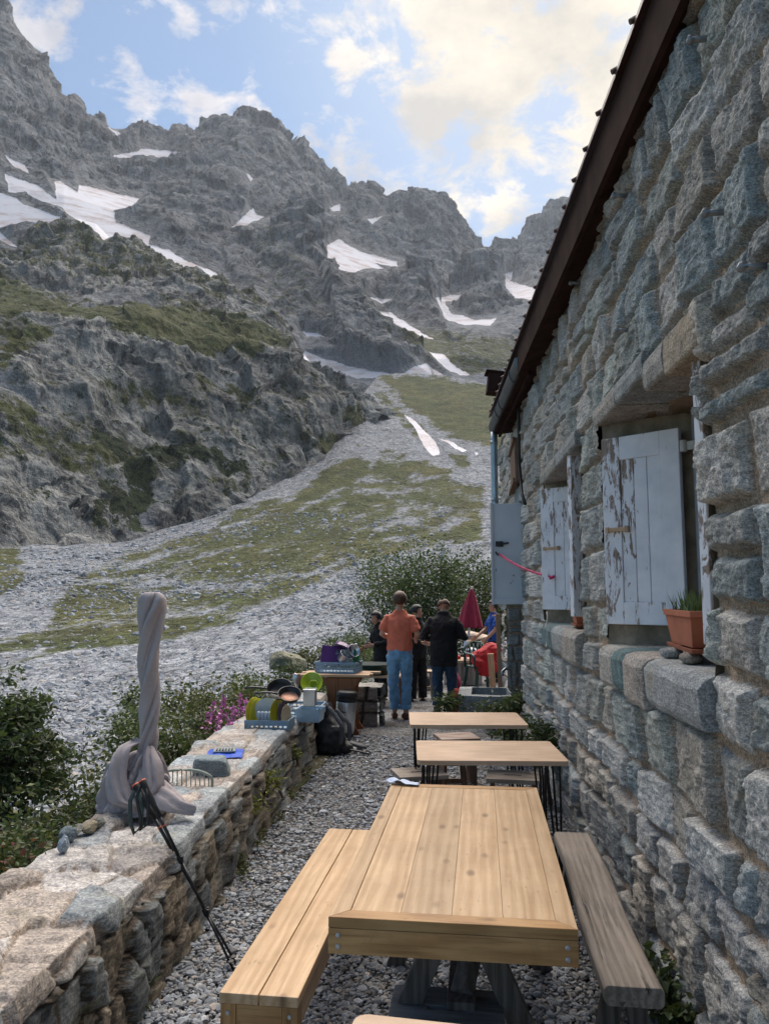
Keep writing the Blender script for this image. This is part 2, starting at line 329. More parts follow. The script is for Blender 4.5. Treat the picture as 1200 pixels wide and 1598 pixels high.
# ------------------------------------------------------------------ mountain terrain
def mat_mountain(name='mountain_rock', ys=1., r0=(.022, .028, .036), r1=(.32, .332, .34)):
    t = NT(name); v = t.mapping(t.coord(), (1, ys, 1))
    s = t.attr('tscale', 'Fac')                                    # metres per feature, grows with distance
    big = t.noise(v, .006, 8, .62); mid = t.noise(v, .03, 8, .68); fin = t.noise(v, .16, 6, .7)
    st = t.noise(t.mapping(v, (1, 1, .20), rot=(.12, .28, .2)), .055, 7, .68, .6)
    mic = t.noise(v, .6, 5, .75); f = t.math('ADD', t.math('MULTIPLY', t.math('ADD', mid, mic), .28), t.math('ADD', t.math('MULTIPLY', fin, .26), t.math('MULTIPLY', st, .46)))
    rock = t.ramp(f, .53, .72, r0, r1)
    rock = t.mix(t.math('MULTIPLY', t.ramp(big, .47, .64), .25), rock, (.17, .145, .125))
    crack = t.ramp(t.noise(t.mapping(v, (1, 1, .5), rot=(.1, .5, .3)), .085, 5, .7, 1.5), .40, .47, (.38, .38, .40), (1, 1, 1))
    rock = t.mix(1., rock, crack, 'MULTIPLY')
    C = t.n('SeparateColor', {0: t.attr('Col')})
    # pale scree
    sc = t.attr('scree', 'Fac')
    peb = t.n('TexVoronoi', {'Vector': v, 'Scale': .8}).outputs; pebc = t.n('SeparateColor', {0: peb['Color']}).outputs[0]
    peb2 = t.n('TexVoronoi', {'Vector': v, 'Scale': 2.6}).outputs; peb2c = t.n('SeparateColor', {0: peb2['Color']}).outputs[0]
    pb = t.math('ADD', t.math('MULTIPLY', pebc, .40), t.math('ADD', t.math('MULTIPLY', peb2c, .42), t.math('MULTIPLY', t.noise(v, .03, 5, .65), .30)))
    scree = t.ramp(pb, .18, 1.0, (.115, .127, .15), (.44, .465, .50))
    col = t.mix(sc, rock, scree)
    gn = t.ramp(t.noise(v, .045, 7, .7), .3, .7)
    grass = t.mix(gn, (.056, .090, .026), (.150, .145, .054))
    grass = t.mix(t.ramp(fin, .35, .66), t.mix(1., grass, (.5, .5, .5), 'MULTIPLY'), grass); grass = t.mix(1., grass, t.ramp(t.noise(v, .75, 6, .78), .34, .66, (.45, .45, .42), (1.55, 1.5, 1.45)), 'MULTIPLY')
    gm = t.ramp(t.math('ADD', C.outputs[1], t.math('MULTIPLY', t.math('SUBTRACT', t.noise(v, .10, 9, .78), .5), 2.1)), .42, .60)
    col = t.mix(gm, col, grass)
    gm = t.math('SUBTRACT', gm, t.math('MULTIPLY', t.ramp(t.math('ADD', peb2c, t.math('MULTIPLY', fin, .5)), 1.10, 1.18), sc)); col = t.mix(gm, t.mix(sc, rock, scree), grass)
    shr = t.mix(t.ramp(t.noise(v, .35, 6, .75), .35, .65), (.006, .011, .006), (.055, .075, .028))
    sm_ = t.ramp(t.math('ADD', C.outputs[2], t.math('MULTIPLY', t.math('SUBTRACT', t.noise(v, .08, 8, .75), .5), 2.2)), .50, .56)
    col = t.mix(sm_, col, shr)
    snow = t.mix(t.ramp(t.noise(t.mapping(v, (.5, .5, 1.6), rot=(.2, .3, 0)), .045, 7, .7), .48, .66), (.70, .68, .71), (.46, .36, .32))
    snm = t.ramp(t.math('ADD', C.outputs[0], t.math('MULTIPLY', t.math('SUBTRACT', t.noise(v, .06, 5, .65), .5), .55)), .46, .54)
    col = t.mix(snm, col, snow)
    h = t.math('ADD', t.math('MULTIPLY', mid, 1.), t.math('MULTIPLY', fin, .5)); 
    nb = t.bump(h, t.math('SUBTRACT', 1., t.math('MULTIPLY', snm, .85)), 14.)
    nb = t.bump(t.math('MULTIPLY', peb['Distance'], sc), .6, .8, nb)
    return t.fin(col, .92, nb, 0, .2)
M_MTN = mat_mountain(); M_SCREE = mat_mountain('scree_stones', .38); M_CLIFF = mat_mountain('cliff_rock', 1., (.040, .044, .044), (.42, .42, .40))
def inpoly(x, y, poly):
    P = np.array(poly, float); ins = np.zeros(x.shape, bool); dm = np.full(x.shape, 1e9)
    for (x0, y0), (x1, y1) in zip(P, np.roll(P, -1, 0)):
        c = ((y0 > y) != (y1 > y)); xi = (x1-x0)*(y-y0)/(y1-y0+1e-12)+x0; ins ^= c & (x < xi)
        ex, ey = x1-x0, y1-y0; u = np.clip(((x-x0)*ex+(y-y0)*ey)/(ex*ex+ey*ey+1e-9), 0, 1)
        dm = np.minimum(dm, np.hypot(x-x0-u*ex, y-y0-u*ey))
    return np.where(ins, dm, -dm)
def terrain(name, curves, x0, x1, nx, ny, amp, freq, snow=(), grass=(), shrub=(), scree=(), base=(0, 0, 0, 0), edge=(3, 14, 12, 10), vert=1., power=None, extra=None, mat=None, strata=(), vgul=0, facet=0):
    """a slope through real places: every curve is a contour (bearing, rise, distance); relief is added along the slope normal"""
    X = np.linspace(x0, x1, nx); K = len(curves)
    py = np.array([np.interp(X, [p[0] for p in c], [p[1] for p in c]) for c in curves])
    ld_ = np.array([np.interp(X, [p[0] for p in c], [math.log(p[2]) for p in c]) for c in curves])
    tt = np.linspace(0, K-1, ny); PY = np.empty((ny, nx)); D = np.empty((ny, nx))
    k = np.minimum(tt.astype(int), K-2); f = (tt-k)[:, None]
    PY = py[k]*(1-f)+py[k+1]*f; D = np.exp(ld_[k]*(1-f)+ld_[k+1]*f)
    PX = np.broadcast_to(X, PY.shape)
    r = ray(PX, PY); r = r/np.hypot(r[..., 0], r[..., 1])[..., None]; P = CAM+r*D[..., None]
    gx = np.gradient(P, axis=1); gy = np.gradient(P, axis=0); N = np.cross(gx, gy); N /= np.linalg.norm(N, axis=-1)[..., None]+1e-9
    fl = P.reshape(-1, 3); wv = fl.copy(); wv[:, 2] *= vert
    n1 = fbm(wv*freq, 6, .52, True); n2 = fbm(wv*freq*.35+31, 4); n3 = fbm(wv*np.array([1, 1, .35])*freq*2.2+5, 4, .55, True)
    h = n2*.9; hf = n1*(.24 if facet else .42)+n3*.20+.10*fbm(wv*freq*8+60, 3, .6, True)
    for dv, per, am in strata:
        s_ = wv @ np.array(dv)/per+.9*n2+.25*n1; fr = s_-np.floor(s_); h = h+am*np.where(fr < .78, fr/.78, (1-fr)/.22)*(.4+.8*np.clip(.5+n3, 0, 1))
    for fs, am in ((facet, .85), (facet*.36, .42)) if facet else ():      # broken planes of the rock face
        ux, uz = wv[:, 0]/fs+wv[:, 1]/fs*.35+.7*n2+.12*n1, wv[:, 2]/(fs*1.6)+.5*n1*.3+.6*n2; _, _, rv_, cx_, cy_ = worley(ux, uz, .95)
        hf = hf+am*((rv_[:, 0]-.5)*.75+(rv_[:, 1]-.5)*1.5*(ux-cx_)+(rv_[:, 2]-.5)*1.5*(uz-cy_))
    if vgul: hf = hf+vgul*fbm(wv*np.array([1, 1, .12])*freq*1.3+90, 5, .5, True)
    h = h*(1-.6*smooth(.90, .985, np.repeat(tt, nx)/(K-1)))+hf
    # warped bearings for the outlines of snow, grass and shrub
    px, pyf = PX.ravel(), PY.ravel(); q = np.stack([px/38., pyf/38., np.zeros_like(px)], -1)
    wx = px+9*fbm(q, 4)+2.5*fbm(q*5, 3); wy = pyf+7*fbm(q+50, 4)+2.5*fbm(q*5+9, 3)
    qs = q*2.2
    sx = px+4*fbm(qs, 4); sy = pyf+3*fbm(qs+50, 4)
    def mask(polys, e, b, X_, Y_):
        m = np.full(px.shape, float(b))
        for pl in polys:
            s_ = 1.
            if isinstance(pl, tuple): pl, s_ = pl
            sd = inpoly(X_, Y_, pl); m = np.maximum(m, np.clip(.5+sd/(2*e), 0, 1)*s_)
        return m
    S = mask(snow, edge[0], base[0], sx, sy); G = mask(grass, edge[1], base[1], wx, wy); H = mask(shrub, edge[2], base[2], wx, wy); Q = mask(scree, edge[3], base[3], wx, wy)
    if extra is not None: S, G, H, Q = extra(px, pyf, fl, n1, n2, S, G, H, Q, N.reshape(-1, 3))
    S2 = mask(snow, 26, base[0], px, pyf) if len(snow) else S
    a = amp*np.ones_like(h)*(1-.85*smooth(.12, .5, S2))*(1-.8*smooth(.3, .7, S))*(1-.85*Q)*(1-.45*np.clip(G, 0, 1))
    t_edge = np.repeat(tt, nx); 
    d_ = (h*a*D.ravel()).reshape(ny, nx)
    P = P+N*d_[..., None]
    # the far side falls away behind the crest
    top = P[-1]; aw = top-CAM; aw[:, 2] = 0; aw /= np.linalg.norm(aw, axis=1)[:, None]
    back = [top+aw*D[-1][:, None]*.05*j+np.array([0, 0, -1])*D[-1][:, None]*.035*j for j in (1, 2, 4)]
    P = np.concatenate([P, np.array(back)], 0)
    cols = np.stack([S, G, H], -1).reshape(ny, nx, 3); cols = np.concatenate([cols, np.repeat(cols[-1:], 3, 0)], 0)
    Qg = np.concatenate([Q.reshape(ny, nx), np.repeat(Q.reshape(ny, nx)[-1:], 3, 0)], 0)
    mb = MB(); mb.grid(P, cols, flip=False)
    return structure(mb, name, mat or M_MTN, smooth=True, attrs={'scree': Qg.ravel()})
SNOW_M = [[(8,272),(55,288),(90,312),(86,283),(95,283),(122,302),(125,288),(140,292),(218,312),(205,325),(178,330),(182,348),(235,370),(232,383),(265,392),(300,412),(325,420),(350,435),(378,456),(330,440),(290,424),(262,408),(240,392),(215,380),(170,372),(160,378),(150,365),(120,345),(95,325),(60,312),(40,300),(15,300)],
 [(-200,305),(0,300),(20,308),(45,322),(98,340),(80,350),(40,345),(0,358),(-200,370)], [(-40,355),(0,362),(32,390),(0,376),(-60,370)], [(178,243),(215,238),(222,233),(285,240),(290,246),(262,251),(235,245),(180,248)], [(8,243),(40,260),(45,271),(15,255)],
 [(362,357),(395,325),(400,335),(412,340),(380,355)], [(386,272),(394,280),(388,286)], [(510,383),(530,375),(565,395),(620,410),(620,418),(585,412),(600,420),(570,420),(548,430),(525,428),(510,400)], [(515,325),(530,318),(530,330),(518,330)], [(573,342),(598,338),(580,350)],
 [(678,466),(722,459),(715,470),(695,472),(705,490),(740,500),(775,498),(765,508),(730,508),(695,500)], [(785,430),(800,424),(795,440),(838,452),(830,470),(800,465),(790,450)], [(575,465),(612,469),(595,475)], [(592,486),(610,490),(640,510),(678,530),(660,527),(630,515),(600,500)],
 [(668,550),(690,553),(712,575),(735,586),(718,586),(695,575)], [(630,584),(645,572),(665,569),(695,588),(633,590)], [(468,545),(500,558),(560,576),(622,586),(560,592),(510,578),(475,562)], [(165,198),(190,210),(185,214)], [(472,518),(490,522),(515,528),(480,526)], [(620,535),(632,534),(640,540),(625,541)]]
GR_M = [([(600,505),(680,515),(830,540),(830,600),(740,590),(640,560)], .62), ([(0,420),(120,340),(250,400),(390,450),(390,480),(0,480)], .5), ([(520,420),(580,470),(640,540),(600,540),(540,470)], .5), ([(420,330),(470,400),(520,500),(440,520),(380,450)],.42)]
SC_M = [([(470,540),(640,575),(780,590),(780,620),(470,620)], .8), ([(690,500),(830,470),(830,520),(700,540)], .5)]
MTN = [[(-400,600,900),(300,600,810),(480,690,690),(590,660,672),(640,650,682),(770,660,684),(1100,740,640)],
 [(-400,440,1050),(0,425,950),(120,395,950),(250,425,900),(370,470,850),(470,545,760),(600,560,770),(700,560,810),(800,570,850),(1100,600,850)],
 [(-400,300,1250),(0,290,1130),(100,305,1100),(200,335,1100),(350,395,1060),(450,405,1080),(520,435,1150),(600,470,1150),(700,500,1150),(800,485,1250),(1100,470,1300)],
 [(-400,60,1450),(0,170,1330),(100,240,1370),(200,262,1450),(300,285,1360),(380,290,1300),(450,312,1350),(520,362,1500),(600,390,1520),(700,412,1650),(760,432,1800),(800,440,1950),(900,400,2000),(1100,390,2000)],
 [(-400,-260,1600),(-150,-130,1600),(0,12,1560),(12,28,1560),(30,55,1560),(52,95,1560),(75,128,1570),(100,158,1580),(112,165,1580),(126,196,1600),(138,187,1600),(160,186,1610),(172,200,1620),(200,206,1640),(265,211,1700),(300,205,1680),(330,194,1650),(350,184,1640),(366,188,1640),(380,181,1640),(398,190,1650),(412,187,1660),(440,207,1680),(480,242,1720),(505,276,1760),(540,300,1800),(556,303,1800),(566,296,1800),(578,297,1800),(590,312,1820),(612,318,1820),(625,307,1820),(640,316,1830),(662,308,1830),(690,311,1840),(700,322,1840),(716,350,1880),(722,360,1880),(730,366,1900),(742,386,1950),(756,399,2050),(768,393,2100),(785,390,2100),(802,393,2150),(812,374,2200),(835,346,2200),(850,338,2200),(862,325,2200),(885,318,2200),(930,308,2200),(1100,280,2200)]]
terrain('mountain', MTN, -190, 1095, 930, 560, .0135, .011, SNOW_M, GR_M, (), SC_M, strata=[((.55, .1, .83), 45, .13), ((-.5, .3, .8), 110, .20)], vgul=.8, facet=95)
terrain('rock_spur', [[(330,600,800),(480,660,700),(600,640,680),(700,625,680)], [(330,540,900),(380,520,880),(465,480,860),(520,520,800),(600,540,760),(700,600,700)], [(330,480,1000),(380,430,1020),(420,368,1080),(450,325,1120),(465,307,1150),(478,318,1130),(492,345,1100),(502,368,1080),(515,405,1030),(530,425,980),(545,440,950),(565,455,930),(580,463,920),(600,482,880),(615,500,850),(640,527,800),(660,550,770),(680,588,700),(700,615,690)]], 336, 696, 340, 300, .020, .013, SNOW_M, GR_M, (), SC_M, strata=[((.55, .1, .83), 48, .2)], vgul=.8, facet=70)
terrain('rock_dome', [[(585,540,960),(640,550,930),(700,540,950)], [(585,480,1170),(600,440,1200),(610,425,1230),(625,414,1250),(640,412,1250),(655,416,1250),(668,432,1230),(680,455,1200),(692,482,1150),(700,500,1100)]], 588, 698, 150, 140, .018, .013, SNOW_M, GR_M, (), strata=[((.4, .1, .9), 40, .25)], vgul=.6, facet=60)
terrain('rock_dome', [[(690,540,1100),(740,545,1060),(805,530,1100)], [(690,478,1380),(705,448,1400),(720,432,1430),(735,412,1450),(750,405,1450),(768,410,1450),(780,428,1430),(792,445,1400),(805,470,1350)]], 690, 805, 150, 140, .018, .013, SNOW_M, GR_M, (), strata=[((.4, .1, .9), 45, .25)], vgul=.6, facet=60)
# --- lower buttress with ledges
GR_C = [([(-300,440),(0,446),(120,478),(200,492),(300,492),(400,520),(450,545),(470,575),(420,570),(330,545),(200,545),(100,520),(-300,520)], .80), ([(195,500),(330,510),(450,555),(380,570),(200,545)], .9), ([(-300,520),(100,520),(80,560),(0,600),(-300,600)], .62), ([(515,640),(540,640),(560,700),(520,690)], .85), ([(100,590),(260,610),(330,650),(200,640)], .6), ([(290,580),(400,620),(390,650),(300,610)], .66), ([(-300,640),(60,630),(220,720),(200,760),(-300,700)], .5), ([(0,600),(560,600),(560,800),(0,800)], .36), ([(100,350),(250,400),(460,480),(460,540),(250,460),(0,450),(0,410)], .52)]
SH_C = [([(60,640),(150,665),(240,695),(300,690),(380,740),(370,770),(290,740),(240,770),(220,840),(130,840),(140,760),(180,730),(130,690)], .62), ([(210,640),(330,660),(420,690),(400,720),(300,700)], .5), ([(420,560),(470,560),(520,600),(500,700),(430,680)], .36), ([(200,600),(330,640),(430,640),(300,690)], .5), ([(0,560),(550,560),(550,800),(0,830)], .3)]
SC_C = [([(-300,440),(60,470),(220,480),(240,500),(-300,500)], .55), ([(0,600),(60,640),(80,660),(30,640),(-40,610)], .8), ([(195,740),(220,740),(232,830),(200,835)], .9)]
def ledges(px, py, P, n1, n2, S, G, H, Q, N):
    led = smooth(.15, .6, fbm(P*np.array([.006, .006, .026])+3, 4)); G = np.maximum(G, G*.7+led*.58*(py > 470)); return S, G, H, Q
CLF = [[(-400,895,218),(0,888,236),(200,878,266),(330,832,302),(440,788,347),(500,752,392),(545,692,455),(580,668,480),(640,720,500)],
 [(-400,700,255),(0,690,278),(200,690,312),(330,684,338),(440,652,378),(500,632,424),(545,642,466),(580,656,488),(640,712,508)],
 [(-400,520,330),(0,508,345),(200,505,375),(330,535,395),(400,562,412),(440,578,432),(500,604,452),(545,638,474),(580,652,492),(640,708,512)],
 [(-400,440,560),(0,455,560),(120,468,545),(200,466,560),(300,482,560),(380,502,540),(440,548,500),(470,566,478),(500,597,458),(545,634,477),(580,650,494),(640,706,514)],
 [(-400,425,700),(0,430,720),(40,405,750),(60,388,770),(95,352,810),(120,342,830),(150,350,820),(172,372,805),(200,386,800),(235,400,780),(260,411,760),(320,440,720),(380,458,690),(400,470,660),(420,489,620),(450,528,560),(470,549,510),(500,583,484),(545,631,482),(580,648,496),(640,704,516)]]
terrain('cliff', CLF, -200, 630, 640, 520, .021, .03, SNOW_M, GR_C, SH_C, SC_C, extra=ledges, vert=1.2, strata=[((.42, .05, .9), 23, .20), ((-.5, .1, .85), 52, .30)], vgul=.7, mat=M_CLIFF, facet=38)
# --- scree fan, moraine and stream bed
SN_S = [[(628,645),(645,655),(665,675),(680,690),(687,710),(675,712),(660,695),(650,672)], [(683,683),(710,692),(728,702),(722,706)], [(48,822),(75,830),(108,853),(85,848)], [(320,798),(340,796),(330,802)], [(740,706),(746,708),(742,711)]]
GR_S = [([(594,588),(640,585),(700,590),(775,600),(990,680),(990,760),(770,705),(720,690),(680,668),(640,640),(610,612)], .95), ([(-300,1060),(0,1040),(150,990),(300,962),(420,905),(520,880),(560,850),(640,830),(760,800),(760,850),(640,860),(560,890),(470,925),(330,990),(130,1020),(-300,1120)], .78), ([(-300,1040),(60,985),(110,900),(200,860),(330,810),(450,770),(520,740),(620,700),(680,720),(760,760),(760,850),(600,870),(500,900),(330,980),(100,1020)], .60), ([(330,880),(470,760),(560,700),(600,740),(480,800),(420,870)], .72), ([(575,590),(600,600),(690,690),(660,700),(600,640)], .66), ([(-300,860),(30,855),(45,900),(0,950),(-300,1000)], .72), ([(695,705),(720,710),(740,735),(715,735)], .85), ([(760,760),(990,740),(990,860),(760,850)],.6)]
SH_S = [([(240,900),(280,870),(300,880),(262,915)], .62), ([(300,850),(420,800),(400,830),(320,870)], .42)]
SCR = [[(-400,1560,9),(1100,1520,9)], [(-400,1310,17),(0,1290,19),(300,1235,22),(1100,1200,25)], [(-400,1125,44),(150,1100,52),(560,1012,76),(1100,955,95)], [(-400,1015,84),(0,1008,90),(300,985,102),(560,906,142),(760,850,170),(1100,815,180)],
 [(-400,925,148),(0,902,164),(200,882,188),(500,792,265),(760,722,330),(1100,690,340)], [(-400,866,218),(0,856,236),(60,852,242),(200,847,266),(330,802,302),(440,752,347),(500,717,392),(540,661,455),(570,611,560),(588,589,650),(600,586,658),(640,584,660),(700,588,660),(740,596,650),(770,604,640),(1100,690,560)]]
def patchy(px, py, P, n1, n2, S, G, H, Q, N):
    Q = np.ones_like(Q); G = np.clip(G+.38*fbm(P*.03+70, 4)*(G > .05), 0, 1)*(py < 1120)
    # pale tongue of bare stones in the stream bed
    return S, G, H, Q
terrain('scree_slope', SCR, -330, 1095, 580, 620, .035, .05, SN_S, GR_S, SH_S, (), extra=patchy, mat=M_SCREE)

# ------------------------------------------------------------------ mountain air
t_ = NT('valley_air'); pv_ = t_.n('VolumePrincipled', {'Color': (.80, .88, 1., 1), 'Density': .000068, 'Anisotropy': .3}); t_.N.remove(t_.b); t_.L.new(pv_.outputs[0], t_.out.inputs['Volume'])
mb = MB(); mb.box((100, 1300, 500), (3600, 3400, 2200), col=(.5, .5, .5)); tag(mb.build('haze', t_.m), kind='stuff')
# ------------------------------------------------------------------ mountain hut
xw = lambda y: .95-.047*np.asarray(y, float)
M_HSTONE = mat_stone('hut_stone', 9., .006)
M_REVEAL = mat_vcol('reveal_stone', .9, .45, 7, .8, 40, .01)
M_PEEL = mat_peel('peeling_white_paint')
M_STEEL = None
STONES = np.array([(.31, .315, .31), (.36, .355, .34), (.25, .28, .285), (.20, .25, .262), (.40, .38, .35), (.36, .32, .265), (.27, .28, .27), (.18, .225, .235), (.43, .42, .40), (.32, .30, .265), (.27, .295, .265)])
MORTAR = np.array((.36, .275, .20))
def courses(S, Z, seed, hh=(.21, .32), ww=(.24, .54), z0=-.3, z1=4.6, s0=0., s1=14., protrude=(.018, .050), joint=.0155):
    """roughly coursed pillow-faced rubble: outward relief, colour and mortar mask at every (s, z)"""
    r = np.random.default_rng(seed); sh = S.shape
    q = np.stack([S.ravel()*1.5, Z.ravel()*1.5, np.full(S.size, seed*3.1)], -1)
    s = S+.045*fbm(q*1.3, 3).reshape(sh)+.014*fbm(q*6, 3).reshape(sh); z = Z+.05*fbm(q*.8+40, 3).reshape(sh)+.014*fbm(q*6+9, 3).reshape(sh)
    zb = [z0]
    while zb[-1] < z1: zb.append(zb[-1]+r.uniform(*hh))
    zb = np.array(zb); row = np.clip(np.searchsorted(zb, z)-1, 0, len(zb)-2)
    H = np.zeros(sh); C = np.zeros(sh+(3,)); M = np.ones(sh)
    for k in range(len(zb)-1):
        m = row == k
        if not m.any(): 
            r.random(50); continue
        sb = [s0-r.uniform(0, .5)]
        while sb[-1] < s1: sb.append(sb[-1]+r.uniform(*ww)*(1 if r.random() > .15 else .6))
        sb = np.array(sb); n = len(sb)
        slant = r.uniform(-.22, .22, n); zz = z[m]; ss = s[m]; zc = (zb[k]+zb[k+1])/2
        i = np.clip(np.searchsorted(sb, ss)-1, 0, n-2)
        # slanted joints: shift the cell if beyond a slanted neighbour
        left = sb[i]+slant[i]*(zz-zc); right = sb[i+1]+slant[i+1]*(zz-zc)
        i = np.where(ss < left, np.maximum(i-1, 0), np.where(ss > right, np.minimum(i+1, n-2), i))
        left = sb[i]+slant[i]*(zz-zc); right = sb[i+1]+slant[i+1]*(zz-zc)
        split = r.random(n) < .06; sp = r.uniform(.4, .6, n)
        lo = np.full(zz.shape, zb[k]); hi = np.full(zz.shape, zb[k+1]); zs = zb[k]+(zb[k+1]-zb[k])*sp[i]
        up = split[i] & (zz > zs); dn = split[i] & (zz <= zs); lo = np.where(up, zs, lo); hi = np.where(dn, zs, hi)
        hs, hz = (right-left)/2, (hi-lo)/2; x = ss-(left+right)/2; y = zz-(lo+hi)/2
        rr = r.uniform(.008, .036, n)[i]; rr = np.minimum(rr, np.minimum(hs, hz)*.8)
        qx = np.abs(x)-(hs-rr); qz = np.abs(y)-(hz-rr)
        sd = -(np.hypot(np.maximum(qx, 0), np.maximum(qz, 0))+np.minimum(np.maximum(qx, qz), 0)-rr)      # depth inside the stone outline
        jw = joint*r.uniform(.6, 1.7, n)[i]; e = sd-jw
        pr = r.uniform(*protrude, n)[i]+.01*up
        tx = r.uniform(-.10, .10, n)[i]; tz = r.uniform(-.12, .12, n)[i]
        ew = r.uniform(.010, .026, n)[i]; prof = np.clip(e/ew, 0, 1); prof = prof*(1.25-.25*prof)
        h = pr*prof+prof*(tx*x+tz*y)
        H[m] = h; M[m] = np.where(e > 0.001, 0, 1)
        ci = r.integers(0, len(STONES), n); br = r.uniform(.8, 1.2, n)
        ci2 = np.where(up, (ci[i]+3) % len(STONES), ci[i])
        C[m] = 1.14*(STONES[ci2]*.64+np.array((.305, .308, .300))*.36)*br[i][:, None]
    st = 1-M
    a1, a2, ar, ax, ay = worley(s*7.5+seed, z*8.5); b1, b2, br_, bx_, by_ = worley(s*17+seed, z*19)      # split faces: many small tilted facets
    H = H+st*((ar[..., 0]-.5)*.016+(ar[..., 1]-.5)*.12*(s*7.5+seed-ax)/7.5+(ar[..., 2]-.5)*.12*(z*8.5-ay)/8.5+(br_[..., 0]-.5)*.006+(br_[..., 1]-.5)*.2*(s*17+seed-bx_)/17+(br_[..., 2]-.5)*.2*(z*19-by_)/19)
    H = H+st*(.012*fbm(q*5+3, 6, .66).reshape(sh)+.010*fbm(q*np.array([9, 15, 1])+8, 4, .6, True).reshape(sh))+M*.012*fbm(q*7+77, 4).reshape(sh)
    mv = (1+.25*fbm(q*3+5, 4)).reshape(sh)[..., None]
    C = np.where(M[..., None] > .5, MORTAR*mv, C)
    return H, C, M
HUT = empty('mountain_hut', (0.9, 2., 0), 0, 'long grey stone mountain hut with peeling white shutters and a brown eave', 'hut')
HO = np.array((0.9, 2., 0.))
yv = 1/np.linspace(1/.8, 1/12.6, 900); yv[-1] = 12.6
zv = np.linspace(-.12, 4.12, 720)
Yg, Zg = np.meshgrid(yv, zv, indexing='ij')
H, C, Mo = courses(Yg, Zg, 11)
OPEN = [(2.80, 4.50, 1.40, 2.70), (5.30, 7.10, 1.45, 2.73), (9.40, 11.95, -1, 2.78)]
yc = (Yg[:-1, :-1]+Yg[1:, 1:])/2; zc = (Zg[:-1, :-1]+Zg[1:, 1:])/2
jit = .005*fbm(P3(yc.ravel()*9, zc.ravel()*9, 2), 3).reshape(yc.shape)
keep = np.ones(yc.shape, bool)
for a, b, c, d_ in OPEN: keep &= ~((yc+jit > a) & (yc+jit < b) & (zc+jit > c) & (zc+jit < d_))
# lintels: long dressed stones over the openings stand a little proud
P = np.stack([xw(Yg)-H, Yg, Zg], -1)
mb = MB(); mb.grid(P, C, keep, flip=True); mb.build('wall', M_HSTONE, HUT, HO, smooth=True, attrs={'mortar': Mo.ravel()})
# other faces of the building so that it is closed
mb = MB()
for (y0, y1, z0, z1) in [(.8, 2.8, -.1, 4.1), (1.2, 12.5, 2.95, 4.1), (4.62, 5.2, -.1, 4.1), (7.2, 9.3, -.1, 4.1), (1.2, 9.3, -.1, 1.25)]:
    mb.add([(xw(y0)+.06, y0, z0), (xw(y1)+.06, y1, z0), (xw(y1)+.06, y1, z1), (xw(y0)+.06, y0, z1)], np.array([[0, 1, 2, 3]]), (.1, .08, .06))
mb.box((3.9, 7, 2), (5.0, 11., 4.2), col=(.25, .25, .24))
mb.build('core_wall', M_REVEAL, HUT, HO)
def face(mb, o, u, v, nu, nv, amp, fr, col, seed, strat=(1, 1, 1)):
    """rough quadrilateral patch from o along u and v"""
    o, u, v = map(lambda t: np.array(t, float), (o, u, v)); a, b = np.meshgrid(np.linspace(0, 1, nu), np.linspace(0, 1, nv), indexing='ij')
    p = o+a[..., None]*u+b[..., None]*v; n = np.cross(u, v); n /= np.linalg.norm(n)
    q = p.reshape(-1, 3)*np.array(strat)*fr+seed; h = fbm(q, 5, .6).reshape(a.shape)
    c = np.array(col)*(1+.5*fbm(q*1.7+4, 4).reshape(a.shape)[..., None])
    mb.grid(p+n*(h*amp)[..., None], np.clip(c, .01, 1))
RC = (.17, .125, .085)
